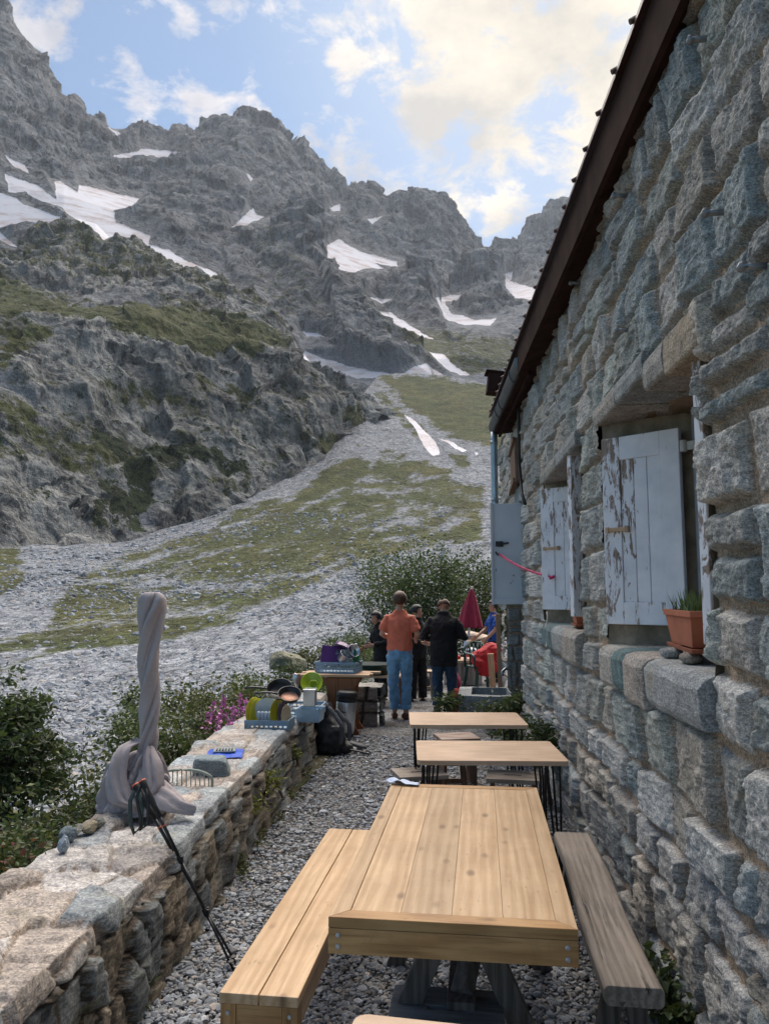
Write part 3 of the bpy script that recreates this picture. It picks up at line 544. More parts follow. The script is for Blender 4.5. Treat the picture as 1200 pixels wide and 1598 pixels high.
for (a, b, c, d_), back in zip(OPEN[:2], [(3.08, 4.16), (5.55, 6.72)]):
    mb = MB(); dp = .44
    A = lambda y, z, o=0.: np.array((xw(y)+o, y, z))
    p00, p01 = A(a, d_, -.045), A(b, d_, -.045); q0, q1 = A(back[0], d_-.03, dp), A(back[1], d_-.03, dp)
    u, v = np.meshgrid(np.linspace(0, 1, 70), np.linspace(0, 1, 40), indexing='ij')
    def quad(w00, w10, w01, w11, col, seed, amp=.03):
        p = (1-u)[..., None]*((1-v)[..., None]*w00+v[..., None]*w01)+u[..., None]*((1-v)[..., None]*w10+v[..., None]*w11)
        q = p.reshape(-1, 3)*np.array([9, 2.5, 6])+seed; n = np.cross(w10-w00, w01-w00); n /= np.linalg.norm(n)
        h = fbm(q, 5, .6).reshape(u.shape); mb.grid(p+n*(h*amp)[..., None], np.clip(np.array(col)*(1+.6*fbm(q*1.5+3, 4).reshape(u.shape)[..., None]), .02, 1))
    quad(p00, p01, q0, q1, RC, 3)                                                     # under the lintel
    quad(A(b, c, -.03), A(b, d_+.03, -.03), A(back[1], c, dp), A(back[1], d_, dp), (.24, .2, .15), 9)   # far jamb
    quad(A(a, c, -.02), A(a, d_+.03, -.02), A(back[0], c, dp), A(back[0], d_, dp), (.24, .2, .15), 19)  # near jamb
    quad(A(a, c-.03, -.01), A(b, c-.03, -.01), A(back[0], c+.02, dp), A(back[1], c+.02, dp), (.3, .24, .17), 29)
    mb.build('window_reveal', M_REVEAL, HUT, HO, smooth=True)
    # frame and panes at the back of the reveal
    f0, f1 = A(back[0], c, dp-.03), A(back[1], c, dp-.03); w_ = MB(); M_FR = None
    zt = d_-.04
    for y in (back[0]+.04, (back[0]+back[1])/2, back[1]-.04): w_.box(A(y, (c+zt)/2, dp-.05), (.07, .075, zt-c), col=(.4, .4, .4))
    for z in (c+.05, c+(zt-c)*.5, zt-.03): w_.box(A(sum(back)/2, z, dp-.046), (.06, back[1]-back[0], .06), rot=(0, 0, .047), col=(.5, .5, .5))
    if 'M_GREYP' not in globals():
        M_GREYP = mat_plain('grey_frame_paint', (.30, .33, .36), .5, .2, 20)
        t_ = NT('window_glass'); M_GLASS = t_.fin((.012, .014, .016), .08, None, 0, .6)
    wf = w_.build('window_frame', M_GREYP, HUT, HO, bevel=.006)
    g = MB(); g.add([A(back[0], c, dp-.02), A(back[1], c, dp-.02), A(back[1], zt, dp-.02), A(back[0], zt, dp-.02)], np.array([[0, 1, 2, 3]]), (.1, .1, .1)); g.build('pane', M_GLASS, wf, HO)
# lintel stones over the near end of the first window and over both openings
def block(mb, y0, y1, z0, z1, x0, x1, col, seed):
    yy_, n = np.linspace(y0, y1, 12), 7
    sec = [(x0, z0+.01), (x0+.012, z0), (x1, z0), (x1, z1), (x0+.012, z1), (x0, z1-.012)]; sec = sec+[(x0-.006, (z0+z1)/2)]
    R = np.array([[(xw(y)+X, y, Z) for X, Z in sec] for y in yy_]); q = R.reshape(-1, 3)*8+seed; R = R+(.012*fbm(q, 4)).reshape(R.shape[0], R.shape[1], 1); mb.loft(R, col)
for sp_ in ([(2.74, 3.14, 2.575, 2.74, (.34, .29, .22)), (3.15, 3.46, 2.60, 2.74, (.30, .29, .27))], [(3.47, 4.02, 2.685, 2.80, (.27, .29, .29)), (4.03, 4.60, 2.68, 2.80, (.32, .30, .27))], [(5.24, 6.2, 2.715, 2.83, (.28, .29, .29)), (6.21, 7.16, 2.71, 2.83, (.32, .31, .28))]):
    mb = MB()
    for i_, (a, b, c, d_, cl) in enumerate(sp_): block(mb, a, b, c, d_, -.058, .30, cl, 5*i_+a)
    mb.build('lintel', M_HSTONE, HUT, HO, bevel=.006, attrs={'mortar': np.zeros(sum(len(v) for v in mb.V))})
# sill stones
def sill(cuts, y0, y1, z, seed):
    mb = MB(); r = np.random.default_rng(seed); e = [y0]+list(cuts)+[y1]
    for a, b in zip(e[:-1], e[1:]):
        col = [(.38, .36, .33), (.13, .19, .20), (.33, .31, .28), (.30, .32, .32)][int(r.integers(0, 4))] if len(e) != 5 else [(.30, .32, .33), (.36, .33, .30), (.12, .19, .20), (.37, .36, .33)][e.index(a)]
        h = .22+r.uniform(-.02, .03); n = 14
        x0, x1 = -.085-r.uniform(0, .02), .42
        uu = np.linspace(0, 1, n)
        # rounded block: lofted section along y
        rings = []
        for k, t in enumerate(np.linspace(0, 1, 9)):
            y = a+.006+(b-a-.012)*t; ed = .012 if k in (0, 8) else 0
            sec = [(x0+ed+.012, -h+.01), (x0+ed, -h+.04), (x0+ed-.005, -.05), (x0+ed+.015, -.012-ed), (x0+.06, -ed*.6), (.15, .004), (x1, .01), (x1, -h)]
            rings.append([(xw(y)+X, y, z+Zz) for X, Zz in sec])
        R = np.array(rings); q = R.reshape(-1, 3)*9+seed; R = R+(.010*fbm(q, 4)).reshape(R.shape[0], R.shape[1], 1)
        mb.loft(R, col)
    return mb
sb = sill([3.55, 3.92, 4.16], 2.80, 4.52, 1.43, 3)
n_ = sum(len(v) for v in sb.V); s1 = sb.build('window_sill', M_HSTONE, HUT, HO, bevel=.006, attrs={'mortar': np.zeros(n_)})
sb = sill([5.9, 6.5], 5.30, 7.12, 1.46, 5)
n_ = sum(len(v) for v in sb.V); s2 = sb.build('window_sill', M_HSTONE, HUT, HO, bevel=.006, attrs={'mortar': np.zeros(n_)})
# doorway beyond the windows: far jamb of squared stones, dark recess
a_, z_ = np.meshgrid(np.linspace(0, .95, 130), np.linspace(-.1, 2.85, 330), indexing='ij')
Hj, Cj, Mj = courses(a_, z_, 23, (.17, .24), (.2, .34), s0=-.06, s1=1.2, protrude=(.025, .04), joint=.012)
Cj = np.where(Mj[..., None] > .5, Cj, Cj*.5+np.array((.13, .19, .21))*.5)
mb = MB(); mb.grid(np.stack([xw(11.95)+a_-.01, 11.95-Hj, z_], -1), Cj); mb.build('door_jamb', M_HSTONE, HUT, HO, smooth=True, attrs={'mortar': Mj.ravel()})
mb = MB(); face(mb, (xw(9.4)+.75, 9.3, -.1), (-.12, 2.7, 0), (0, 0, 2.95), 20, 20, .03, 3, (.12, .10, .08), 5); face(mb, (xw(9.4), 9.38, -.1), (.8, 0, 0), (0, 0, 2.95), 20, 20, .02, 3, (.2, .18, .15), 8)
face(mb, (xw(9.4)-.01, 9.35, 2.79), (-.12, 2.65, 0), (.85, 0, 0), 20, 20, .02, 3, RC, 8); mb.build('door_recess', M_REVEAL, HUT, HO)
# eave: fascia, soffit, roof with ribbed edge
xf = lambda y: .925-.075*y
M_FASC = mat_plain('brown_fascia', (.040, .023, .019), .95, .3, 6, .3, spec=.05)
M_ROOF = mat_plain('brown_roof', (.075, .035, .028), .45, .3, 10, .2)
mb = MB(); n = 40
ys = np.linspace(-.5, 10.2, n)
R = []
for y in np.linspace(-.5, 7.3, n):
    b_ = .004*math.sin(y*2.1)
    R.append([(xf(y), y, 3.80+b_), (xf(y), y, 4.06+b_), (xf(y)+.03, y, 4.06+b_), (xf(y)+.03, y, 3.80+b_)])
mb.loft(R, (.5, .5, .5)); mb.build('fascia', M_FASC, HUT, HO)
mb = MB(); mb.loft([[(xf(y)+.10, y, 3.80), (xf(y)+.10, y, 4.06), (xf(y)+.13, y, 4.06), (xf(y)+.13, y, 3.80)] for y in (7.29, 10.2)], (.5, .5, .5)); mb.build('fascia', M_FASC, HUT, HO)
mb = MB(); mb.loft([[(xf(y)+.031, y, 3.83), (xf(y)+.031, y, 3.85), (xw(y)+.1, y, 3.89), (xw(y)+.1, y, 3.87)] for y in ys], (.5, .5, .5)); mb.build('soffit', M_FASC, HUT, HO)
rf = MB(); rf.loft([[(xf(y)-.03, y, 4.062), (xf(y)-.03, y, 4.085), (xf(y)+3.4, y, 5.9), (xf(y)+3.4, y, 5.87)] for y in ys], (.5, .5, .5))
y = 2.46
while y < 10.2:
    rf.tube([(xf(y)-.045, y, 4.085), (xf(y)+.3, y, 4.265), (xf(y)+3.3, y, 5.87)], .013, 8, (.4, .4, .4)); y += .31
rf.build('roof', M_ROOF, HUT, HO)
M_GUT = mat_plain('dark_gutter_metal', (.075, .082, .088), .5, .25, 8, .1, .4)
mb = MB(); ygs = np.linspace(7.32, 10.25, 24); a = np.linspace(PI*.02, -PI*1.02, 14)
R = []
for y in ygs:
    xg, zg = xf(y)+.035, 3.97; o = [(xg+.06*math.cos(t), y, zg+.11*math.sin(t)) for t in a]; i = [(xg+.054*math.cos(t), y, zg+.10*math.sin(t)) for t in a[::-1]]; R.append(o+i)
mb.loft(R, (.5, .5, .5)); gt = mb.build('gutter', M_GUT, HUT, HO, smooth=False)
M_GUTC = mat_plain('gutter_end_metal', (.20, .26, .29), .35, .2, 10, .1, .5)
mb = MB(); mb.add([(xf(7.32)+.035+.061*math.cos(t), 7.305, 3.97+.111*math.sin(t)) for t in a], [np.array([list(range(len(a)))])]); mb.build('end_cap', M_GUTC, gt, HO, solid=.012)
for y in (7.75, 8.9, 9.3):
    mb = MB(); mb.tube([(xf(y)+.035+.064*math.cos(t), y, 3.97+.115*math.sin(t)) for t in a], .009, 6); mb.build('bracket', M_GUT, gt, HO)
M_ZINC = mat_plain('zinc_pipe', (.30, .36, .40), .35, .2, 6, .1, .7)
yp = 10.15; xp = xf(yp)+.035
mb = MB(); mb.tube([(xp, yp, 3.86), (xp, yp, 3.7), (xp, yp, 3.0), (xp, yp, 2.2), (xp+.01, yp, 1.8), (xp+.22, yp+.03, 1.6)], .045, 12)
for z in (3.72, 2.95, 2.1): mb.tube([(xp, yp, z-.02), (xp, yp, z+.02)], .051, 12)
mb.build('downpipe', M_ZINC, HUT, HO, smooth=True)
def onwall(px, py, off=0.03):
    d = ray(px, py); t = (.95-off)/(d[0]+.047*d[1]); return CAM+d*t
M_BLACK = mat_plain('black_rubber', (.012, .012, .013), .5, .3, 20, .1)
mb = MB(); mb.tube([onwall(807, 572, .09), onwall(809, 640, .08), onwall(810, 720, .07), onwall(814, 770, .07), onwall(819, 786, .07)], .018, 8); mb.build('cable', M_BLACK, HUT, HO, smooth=True)
M_OLDW = mat_wood('old_brown_wood', (.13, .075, .045), (.24, .15, .10), (.05, .03, .02), 2, 1., .7, False)
p0 = onwall(802, 728, .08); mb = MB(); mb.box(p0, (.04, .62, .55), (-.12, 0, .047)); mb.box(p0+np.array((-.03, 0, .24)), (.03, .64, .06), (-.12, 0, .047)); mb.box(p0+np.array((-.03, .02, -.25)), (.03, .64, .06), (-.12, 0, .047)); mb.build('sign_board', M_OLDW, HUT, HO, bevel=.004)
pb = at_y(772, 600, 10.05); mb = MB(); mb.box(pb, (.20, .22, .26), (0, .12, .1)); mb.box(pb+np.array((0, -.118, -.02)), (.12, .02, .16), (0, .12, .1)); mb.box(pb+np.array((0, 0, .145)), (.25, .27, .02), (0, .12, .1)); mb.build('vent_box', M_FASC, HUT, HO)
M_PIN = mat_plain('grey_iron_pin', (.25, .26, .27), .45, .3, 20, .1, .7)
for px, py in [(1106, 60), (977, 305), (1131, 331), (905, 441), (982, 515), (858, 529), (818, 588), (1193, 415)]:
    p = onwall(px, py, .03); mb = MB(); mb.tube([p+np.array((.06, 0, 0)), p+np.array((-.03, 0, .0)), p+np.array((-.06, -.0, .002))], .011, 8); mb.tube([p+np.array((-.06, -.01, .004)), p+np.array((-.062, .012, .0))], .014, 8); mb.build('wall_pin', M_PIN, HUT, HO, smooth=True)
# ---- shutters
M_HINGE = mat_plain('painted_hinge', (.45, .44, .42), .5, .2, 30)
M_RUSTW = mat_wood('weathered_latch_wood', (.42, .28, .17), (.55, .40, .27), (.2, .12, .07), 0, 1., .6, False)
def leaf(h0, f0, z0, z1, th=.035, peel=None, latch=True, boards=4):
    """plank shutter leaf between the hinge line h0 (x, y) and the free edge f0"""
    h0, f0 = np.array((*h0, 0.)), np.array((*f0, 0.)); e = f0-h0; W = np.linalg.norm(e); e /= W; n = np.array((e[1], -e[0], 0.))
    if n[1] > 0: n = -n                                              # n faces the camera side
    mb = MB(); pl = []
    ang = math.atan2(e[1], e[0])
    def bx(u0, u1, za, zb, d0, d1, pv):
        c = h0+e*(u0+u1)/2+n*(d0+d1)/2+np.array((0, 0, (za+zb)/2)); mb.box(c, (u1-u0, d1-d0, zb-za), (0, 0, ang), col=(random.random(),)*3); pl.extend([pv-.12]*4+[pv+.06]*4)
    pv = peel or (lambda u: .3)
    s_ = .10*W/.42
    bx(0, s_, z0, z1, -th/2, th/2, pv(.1)); bx(W-s_, W, z0, z1, -th/2, th/2, pv(.95))
    bx(s_, W-s_, z0, z0+.12, -th/2+.002, th/2, pv(.5)+.12); bx(s_, W-s_, z1-.13, z1, -th/2+.002, th/2, pv(.3))
    us = np.linspace(s_, W-s_, boards)
    for a, b in zip(us[:-1], us[1:]): bx(a+.0015, b-.0015, z0+.12, z1-.13, -th/2+.004, th/2-.007, pv((a+b)/2/W))
    o = mb.build('shutter', M_PEEL, HUT, HO, bevel=.003, seg=1, attrs={'peel': pl})
    for z in (z0+.05, z1-.10):
        hb = MB(); hb.tube([h0-e*.02+n*.005+np.array((0, 0, z-.03)), h0-e*.02+n*.005+np.array((0, 0, z+.03))], .018, 10); hb.box(h0-e*.05+np.array((0, 0, z)), (.08, .012, .045), (0, 0, ang)); hb.build('hinge', M_HINGE, o, HO)
    if latch:
        l = MB(); zc = (z0+z1)/2-.0; p = h0+e*(W*.80)+n*(th/2+.012)+np.array((0, 0, zc)); l.box(p, (W*.30, .02, .022), (0, 0, ang)); l.box(p-e*W*.13+n*.0+np.array((0, 0, 0)), (.02, .03, .035), (0, 0, ang)); l.box(p+e*W*.13, (.02, .03, .03), (0, 0, ang)); l.build('latch', M_RUSTW, o, HO, bevel=.003)
    return o, h0, e, n
def xz(px, py, y): p = at_y(px, py, y); return p
hA = xz(1066, 820, 4.16); fA = xz(944, 820, 4.44)
zA0, zA1 = xz(1073, 977, 4.16)[2], xz(1061, 668, 4.16)[2]
leaf((hA[0], 4.16), (fA[0], 4.44), zA0, zA1, peel=lambda u: .33 if u > .8 else .30 if u > .62 else .10 if u > .3 else .04)
fB = xz(1094, 780, 2.93)
leaf((fB[0]+.36, 3.13), (fB[0], 2.93), zA0-.02, zA1+.02, th=.045, peel=lambda u: .5, latch=False)
fC = xz(846, 855, 7.0); zC1, zC0 = xz(846, 764, 7.0)[2], xz(846, 951, 7.0)[2]
leaf((fC[0]+.44, 6.66), (fC[0], 7.0), zC0, zC1, peel=lambda u: .2)
fD = xz(890, 850, 5.42)
leaf((fD[0]+.40, 5.62), (fD[0], 5.42), zC0-.02, zC1+.02, th=.045, peel=lambda u: .35, latch=False)
# metal shutter on the doorway
t_ = NT('grey_white_sheet_metal'); v = t_.coord(); f = t_.ramp(t_.noise(v, 3, 4), .3, .7, (.47, .50, .56), (.56, .59, .64))
ru = t_.ramp(t_.noise(t_.mapping(v, (11, 11, 5), (3, 1, 2)), 1, 6, .72), .655, .68)
M_SHEET = t_.fin(t_.mix(ru, f, (.10, .05, .035)), .45, None, 0, .4)
ym = 9.25; a0, a1 = at_y(766, 860, ym+.02)[0], at_y(822, 860, ym)[0]; zm0, zm1 = at_y(790, 943, ym)[2], at_y(790, 786, ym)[2]
mb = MB(); mb.box(((a0+a1)/2, ym, (zm0+zm1)/2), (a1-a0, .03, zm1-zm0)); mb.box((a0+.012, ym-.022, (zm0+zm1)/2), (.028, .03, zm1-zm0+.012)); mb.box(((a0+a1)/2+.01, ym-.02, zm0+.035), (a1-a0-.035, .016, .065))
ms = mb.build('metal_shutter', M_SHEET, HUT, HO, bevel=.003)
pk = at_y(779, 849, ym-.03); mb = MB(); mb.box(pk, (.09, .025, .065)); mb.tube([pk+np.array((.03, -.02, 0)), pk+np.array((.11, -.03, .012))], .012, 8); mb.build('lock', M_BLACK, ms, HO, bevel=.004)
pk2 = at_y(776, 866, ym-.03); mb = MB(); mb.tube([pk2+np.array((-.02, 0, .04)), pk2, pk2+np.array((.01, -.03, 0))], .009, 8); mb.build('hook', M_BLACK, ms, HO)
# red tie cord and pull string
M_CORD = mat_plain('pink_red_cord', (.50, .035, .12), .6, .2, 80)
pe = at_y(858, 901, 6.92)
mb = MB()
for o in (0, .016):
    q0 = pk2+np.array((.02, -.03, o)); q1 = pe+np.array((0, -.03, o*.4)); mb.tube([q0+(q1-q0)*t+np.array((0, 0, -.035*math.sin(PI*t))) for t in np.linspace(0, 1, 14)], .007, 6)
mb.tube([pe+np.array((-.01, -.04, -.01)), pe+np.array((.02, -.04, .0)), pe+np.array((.03, -.03, .01))], .014, 6)
single(mb, 'tie_cord', M_CORD, pk2, 'thin pinkish red cord tying the metal shutter to the wooden shutter', 'cord', smooth=True)
M_STR = mat_plain('off_white_string', (.5, .48, .44), .8)
ps = at_y(853, 955, 6.9); pt = at_y(852, 1008, 6.72); mb = MB(); mb.tube([ps+(pt-ps)*t+np.array((.006*math.sin(t*9), 0, 0)) for t in np.linspace(0, 1, 12)], .006, 6); mb.blob(pt, (.011, .011, .014), 1)
single(mb, 'string', M_STR, ps, 'off white string hanging below the far wooden shutter', 'string', smooth=True)
# ------------------------------------------------------------------ terrace ground and gravel
M_GROUND = None
t_ = NT('gravel_ground'); v = t_.coord(); vo = t_.n('TexVoronoi', {'Vector': v, 'Scale': 34.}).outputs; vo2 = t_.n('TexVoronoi', {'Vector': v, 'Scale': 75.}).outputs
cc = t_.n('SeparateColor', {0: vo['Color']}).outputs[0]; c2 = t_.n('SeparateColor', {0: vo2['Color']}).outputs[0]
col = t_.ramp(t_.math('ADD', t_.math('MULTIPLY', cc, .6), t_.math('MULTIPLY', c2, .4)), .1, .9, (.16, .16, .17), (.56, .56, .56))
col = t_.mix(t_.ramp(t_.noise(v, 2.2, 5), .5, .68), col, (.13, .105, .08))
ed = t_.ramp(vo['Distance'], .02, .55, (1, 1, 1), (.35, .35, .35)); col = t_.mix(1., col, ed, 'MULTIPLY')
M_GROUND = t_.fin(col, .9, t_.bump(t_.math('ADD', vo['Distance'], t_.math('MULTIPLY', vo2['Distance'], .5)), .9, -.014), 0, .25)
xl = lambda y: -1.19-.073*np.asarray(y, float)                       # foot of the terrace wall, path side
gx_, gy_ = np.meshgrid(np.linspace(-3.4, 1.9, 150), np.concatenate([np.linspace(-3, 12, 260), np.linspace(12.2, 24, 60)]), indexing='ij')
gz = .012*fbm(P3(gx_.ravel()*1.5, gy_.ravel()*1.5, 0), 4).reshape(gx_.shape)-.012
mb = MB(); mb.grid(np.stack([gx_, gy_, gz], -1), flip=False); structure(mb, 'terrace_ground', M_GROUND, smooth=True)
M_PEB = mat_vcol('gravel_pebble', .85, .3, 25, .4, 120, .003)
def pebbles(name, pts, sizes, cols, seed, flat=(.35, .7)):
    v, f = ICO[1]; v = v.copy(); r = np.random.default_rng(seed); n = len(pts)
    N = len(v); V = np.repeat(v[None], n, 0)
    V = V*(1+r.uniform(-.32, .22, (n, N, 1)))*np.stack([r.uniform(.75, 1.3, n), r.uniform(.55, .95, n), r.uniform(*flat, n)], -1)[:, None]
    a = r.uniform(0, 2*PI, n); b = r.normal(0, .35, n); ca, sa, cb_, sb_ = np.cos(a), np.sin(a), np.cos(b), np.sin(b)
    y = V[..., 1]*cb_[:, None]-V[..., 2]*sb_[:, None]; z = V[..., 1]*sb_[:, None]+V[..., 2]*cb_[:, None]; x = V[..., 0]
    V = np.stack([x*ca[:, None]-y*sa[:, None], x*sa[:, None]+y*ca[:, None], z], -1)*sizes[:, None, None]+pts[:, None]
    F = (f[None]+(np.arange(n)*N)[:, None, None]).reshape(-1, 3)
    mb = MB(); mb.add(V.reshape(-1, 3), F, np.repeat(cols, N, 0)); return tag(mb.build(name, M_PEB), kind='stuff')
r = np.random.default_rng(5); n = 62000
yy = 1/(r.uniform(1/9.5, 1/1.9, n)); xx = xl(yy)-.02+r.uniform(0, 1, n)*(xw(yy)+.03-xl(yy)); sz = np.clip(r.lognormal(math.log(.0098), .42, n), .0045, .030)*(1+.05*np.maximum(yy-4, 0))
tone = r.uniform(.20, .40, n); tone = np.where(r.random(n) < .07, r.uniform(.40, .54, n), tone); hue = r.normal(0, 1, n)[:, None]
cl_ = tone[:, None]*np.where(hue > 1.2, np.array([[1.10, .98, .88]]), np.where(hue < .3, np.array([[.92, .985, 1.07]]), np.array([[1., 1., 1.]])))
pebbles('gravel', np.stack([xx, yy, .002+sz*.15+r.uniform(0, .006, n)], -1), sz, cl_, 6)
# ------------------------------------------------------------------ terrace wall
TW = empty('terrace_wall', (-1.5, 2., 0), 0, 'low thick drystone terrace wall with pale flat cap stones beside the gravel path', 'wall'); TO = np.array((-1.5, 2., 0.))
M_TSTONE = mat_stone('terrace_stone', 7., .008, .35)
sv_ = 1/np.linspace(1/.7, 1/9.35, 600); HW = .5
top = lambda y: HW+.02*np.sin(y*1.3)+.012*np.sin(y*3.1)
wid = .56
prof_u = np.concatenate([np.linspace(0, .50, 90), np.linspace(.503, 1.06, 110), np.linspace(1.065, 1.75, 40)])
S_, U_ = np.meshgrid(sv_, prof_u, indexing='ij')
def prof(S, U):
    """wall section: path face, rounded lip, top, outer face"""
    x0 = xl(S); tp = top(S); px_ = np.where(U < HW, x0-.10*U/HW*.4, np.where(U < HW+wid, x0-.04-(U-HW), x0-.04-wid-.12*(U-HW-wid)))
    pz_ = np.where(U < HW, U/HW*tp, np.where(U < HW+wid, tp, tp-(U-HW-wid)))
    nx_ = np.where(U < HW, 1., np.where(U < HW+wid, 0., -1.)); k = smooth(HW-.04, HW+.05, U); nx_ = np.where((U > HW-.04) & (U < HW+.05), 1-k, nx_)
    k2 = smooth(HW+wid-.05, HW+wid+.05, U); nx_ = np.where((U > HW+wid-.05) & (U < HW+wid+.05), -k2, nx_)
    nz_ = np.sqrt(np.clip(1-nx_**2, 0, 1)); return px_, pz_, nx_, nz_
px_, pz_, nx_, nz_ = prof(S_, U_)
q = np.stack([S_.ravel(), U_.ravel(), np.full(S_.size, 4.)], -1)
ws = S_+.05*fbm(q*3, 3).reshape(S_.shape); wu = U_+.05*fbm(q*3+20, 3).reshape(S_.shape)
istop = smooth(.40, .47, U_+.04*fbm(q*2.2+60, 2).reshape(S_.shape))
f1, f2, rv, _, _ = worley(ws/.18+50, wu/.23)                       # face stones
g1, g2, rw, _, _ = worley(ws/.28+20, wu/.23+.15)                     # cap stones
tp_ = istop > .5
eF = (f2-f1)*.11; eT = (g2-g1)*.128
e = np.where(tp_, eT, eF); lipd = np.abs(istop-.5)*.16; e = np.minimum(e, np.where(U_ < .62, lipd, 9))
pr = np.clip(np.where(tp_, eT/.03, eF/.020), 0, 1); pr = np.sqrt(1-(1-pr)**2); pr = pr*np.where(U_ < .60, np.clip(lipd/.02, 0, 1), 1)
low = (rw[..., 2] < .24) & tp_                                           # mortar pads between cap stones
Hh = np.where(tp_, pr*(.012+.04*rw[..., 0])*np.where(low, .25, 1.)+pr*((rw[..., 1]-.5)*.05*(ws/.28 % 1-.5)), pr*(.018+.05*rv[..., 0]+(rv[..., 1]-.5)*.12*(ws/.18 % 1-.5)*.18+(rv[..., 2]-.5)*.3*(wu/.23 % 1-.5)*.23))
Hh = Hh+.024*fbm(q*6, 6, .66).reshape(S_.shape)*np.where(tp_, .55, 1.)+.012*fbm(q*np.array([14, 6, 1]), 3, .5, True).reshape(S_.shape)
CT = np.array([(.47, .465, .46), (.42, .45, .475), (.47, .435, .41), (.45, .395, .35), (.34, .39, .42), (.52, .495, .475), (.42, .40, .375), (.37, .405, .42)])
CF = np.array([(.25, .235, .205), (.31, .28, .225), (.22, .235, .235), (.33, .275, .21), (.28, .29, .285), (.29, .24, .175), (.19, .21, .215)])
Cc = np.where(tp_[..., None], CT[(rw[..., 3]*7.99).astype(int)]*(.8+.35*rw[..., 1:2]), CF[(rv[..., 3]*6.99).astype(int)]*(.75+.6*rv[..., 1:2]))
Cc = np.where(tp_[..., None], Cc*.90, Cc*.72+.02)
Cc = np.where(low[..., None], np.array((.40, .35, .31))*(1+.25*fbm(q*6, 3).reshape(S_.shape)[..., None]), Cc)
mo = ((e < .006) & (U_ < 1.1)) | (low & tp_)
Cc = np.where((e < np.where(tp_, .004, .010))[..., None], np.where(tp_[..., None], np.array((.27, .22, .18)), np.array((.075, .06, .045))), Cc)
moss = smooth(.25, .5, fbm(q*2.5+90, 4).reshape(S_.shape))*(U_ < .3)*.6
Cc = Cc*(1-moss[..., None])+np.array((.10, .09, .035))*moss[..., None]
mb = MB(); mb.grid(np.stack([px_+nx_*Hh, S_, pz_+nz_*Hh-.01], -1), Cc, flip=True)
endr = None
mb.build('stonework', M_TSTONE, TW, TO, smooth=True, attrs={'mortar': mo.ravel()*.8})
# end of the wall and the low return wall behind the bench table
e_ = MB(); face(e_, (xl(9.33)-.0, 9.33, -.02), (-.62, 0, 0), (0, 0, .52), 26, 22, .05, 6, (.2, .18, .15), 4); e_.build('wall_end', M_REVEAL, TW, TO)
# ------------------------------------------------------------------ furniture
M_PINE = mat_wood('varnished_pine', (.50, .325, .175), (.64, .455, .275), (.30, .17, .085), 1, .8, .36, True, .3)
M_PINEX = mat_wood('varnished_pine_cross', (.40, .215, .085), (.56, .335, .145), (.18, .085, .03), 0, 1., .38, True, .5)
M_PINEZ = mat_wood('varnished_pine_leg', (.36, .19, .075), (.50, .29, .12), (.18, .09, .03), 2, 1., .4, True, .5)
M_OAK = mat_wood('pale_laminated_oak', (.50, .35, .235), (.60, .44, .31), (.36, .23, .14), 0, 1., .42, False, .35)
M_GREYW = mat_wood('weathered_grey_wood', (.19, .168, .15), (.37, .33, .295), (.07, .055, .045), 1, 1., .75, False, .6, .9, weather=(.27, .225, .18))
M_GREYX = mat_wood('grey_stool_wood', (.20, .165, .135), (.36, .31, .26), (.09, .07, .055), 0, 1., .75, True, .5, .5)
M_DARKW = mat_wood('dark_trestle_wood', (.07, .065, .062), (.14, .13, .125), (.03, .028, .026), 2, 1., .75, False, .5, .4)
M_BLUEW = mat_wood('blue_grey_stool_wood', (.10, .12, .135), (.19, .215, .235), (.05, .05, .05), 0, 1., .7, True, .4, .3)
M_REDW = mat_wood('red_brown_wood', (.17, .065, .026), (.28, .115, .045), (.06, .02, .01), 2, 1., .5, True, .4)
M_BRNW = mat_wood('brown_stool_wood', (.11, .06, .037), (.19, .115, .075), (.045, .024, .014), 2, 1., .65, False, .4)
M_BOARD = mat_wood('cut_board_wood', (.42, .26, .15), (.56, .38, .24), (.25, .14, .08), 0, 1., .5, False, .4)
M_BOLT = mat_plain('galvanised_bolt', (.55, .56, .57), .35, .15, 60, 0, .8)
M_STEELB = mat_plain('black_steel_rod', (.010, .010, .011), .4, .2, 40, 0, .3)
# big table
TL = (-.10, 3.19, 0)
tb = empty('wooden_table', TL, 0, 'large varnished pine table with a bolted frame, nearest the camera', 'table', None)
W_, L_ = .725, 1.65; X0, X1, Y0, Y1 = -W_/2, W_/2, -L_/2, L_/2
mb = MB(); fr = .058
e = np.linspace(X0+fr, X1-fr, 5)
for a, b, s in zip(e[:-1], e[1:], (0, 1, 2, 3)): mb.box(((a+b)/2, 0, .735), (b-a-(.0018 if s in (0, 2) else .0002), L_-2*fr-.003, .028+.0008*(s % 2)), col=(random.random(), random.random(), random.random()))
mb.build('tabletop', M_PINE, tb, bevel=.0005, seg=1)
for sx in (-1, 1):                                                  # mitred edge boards
    mb = MB()
    a, b = sx*W_/2, sx*(W_/2-fr+.001)
    v = [(a, Y0, .72), (a, Y1, .72), (b, Y1-fr, .72), (b, Y0+fr, .72), (a, Y0, .7505), (a, Y1, .7505), (b, Y1-fr, .7505), (b, Y0+fr, .7505)]
    f = np.array([[0, 1, 2, 3], [4, 7, 6, 5], [0, 4, 5, 1], [1, 5, 6, 2], [2, 6, 7, 3], [3, 7, 4, 0]]); mb.add(v, f if sx < 0 else f[:, ::-1]); mb.build('side_edge_board', M_PINE, tb, bevel=.0012, seg=1)
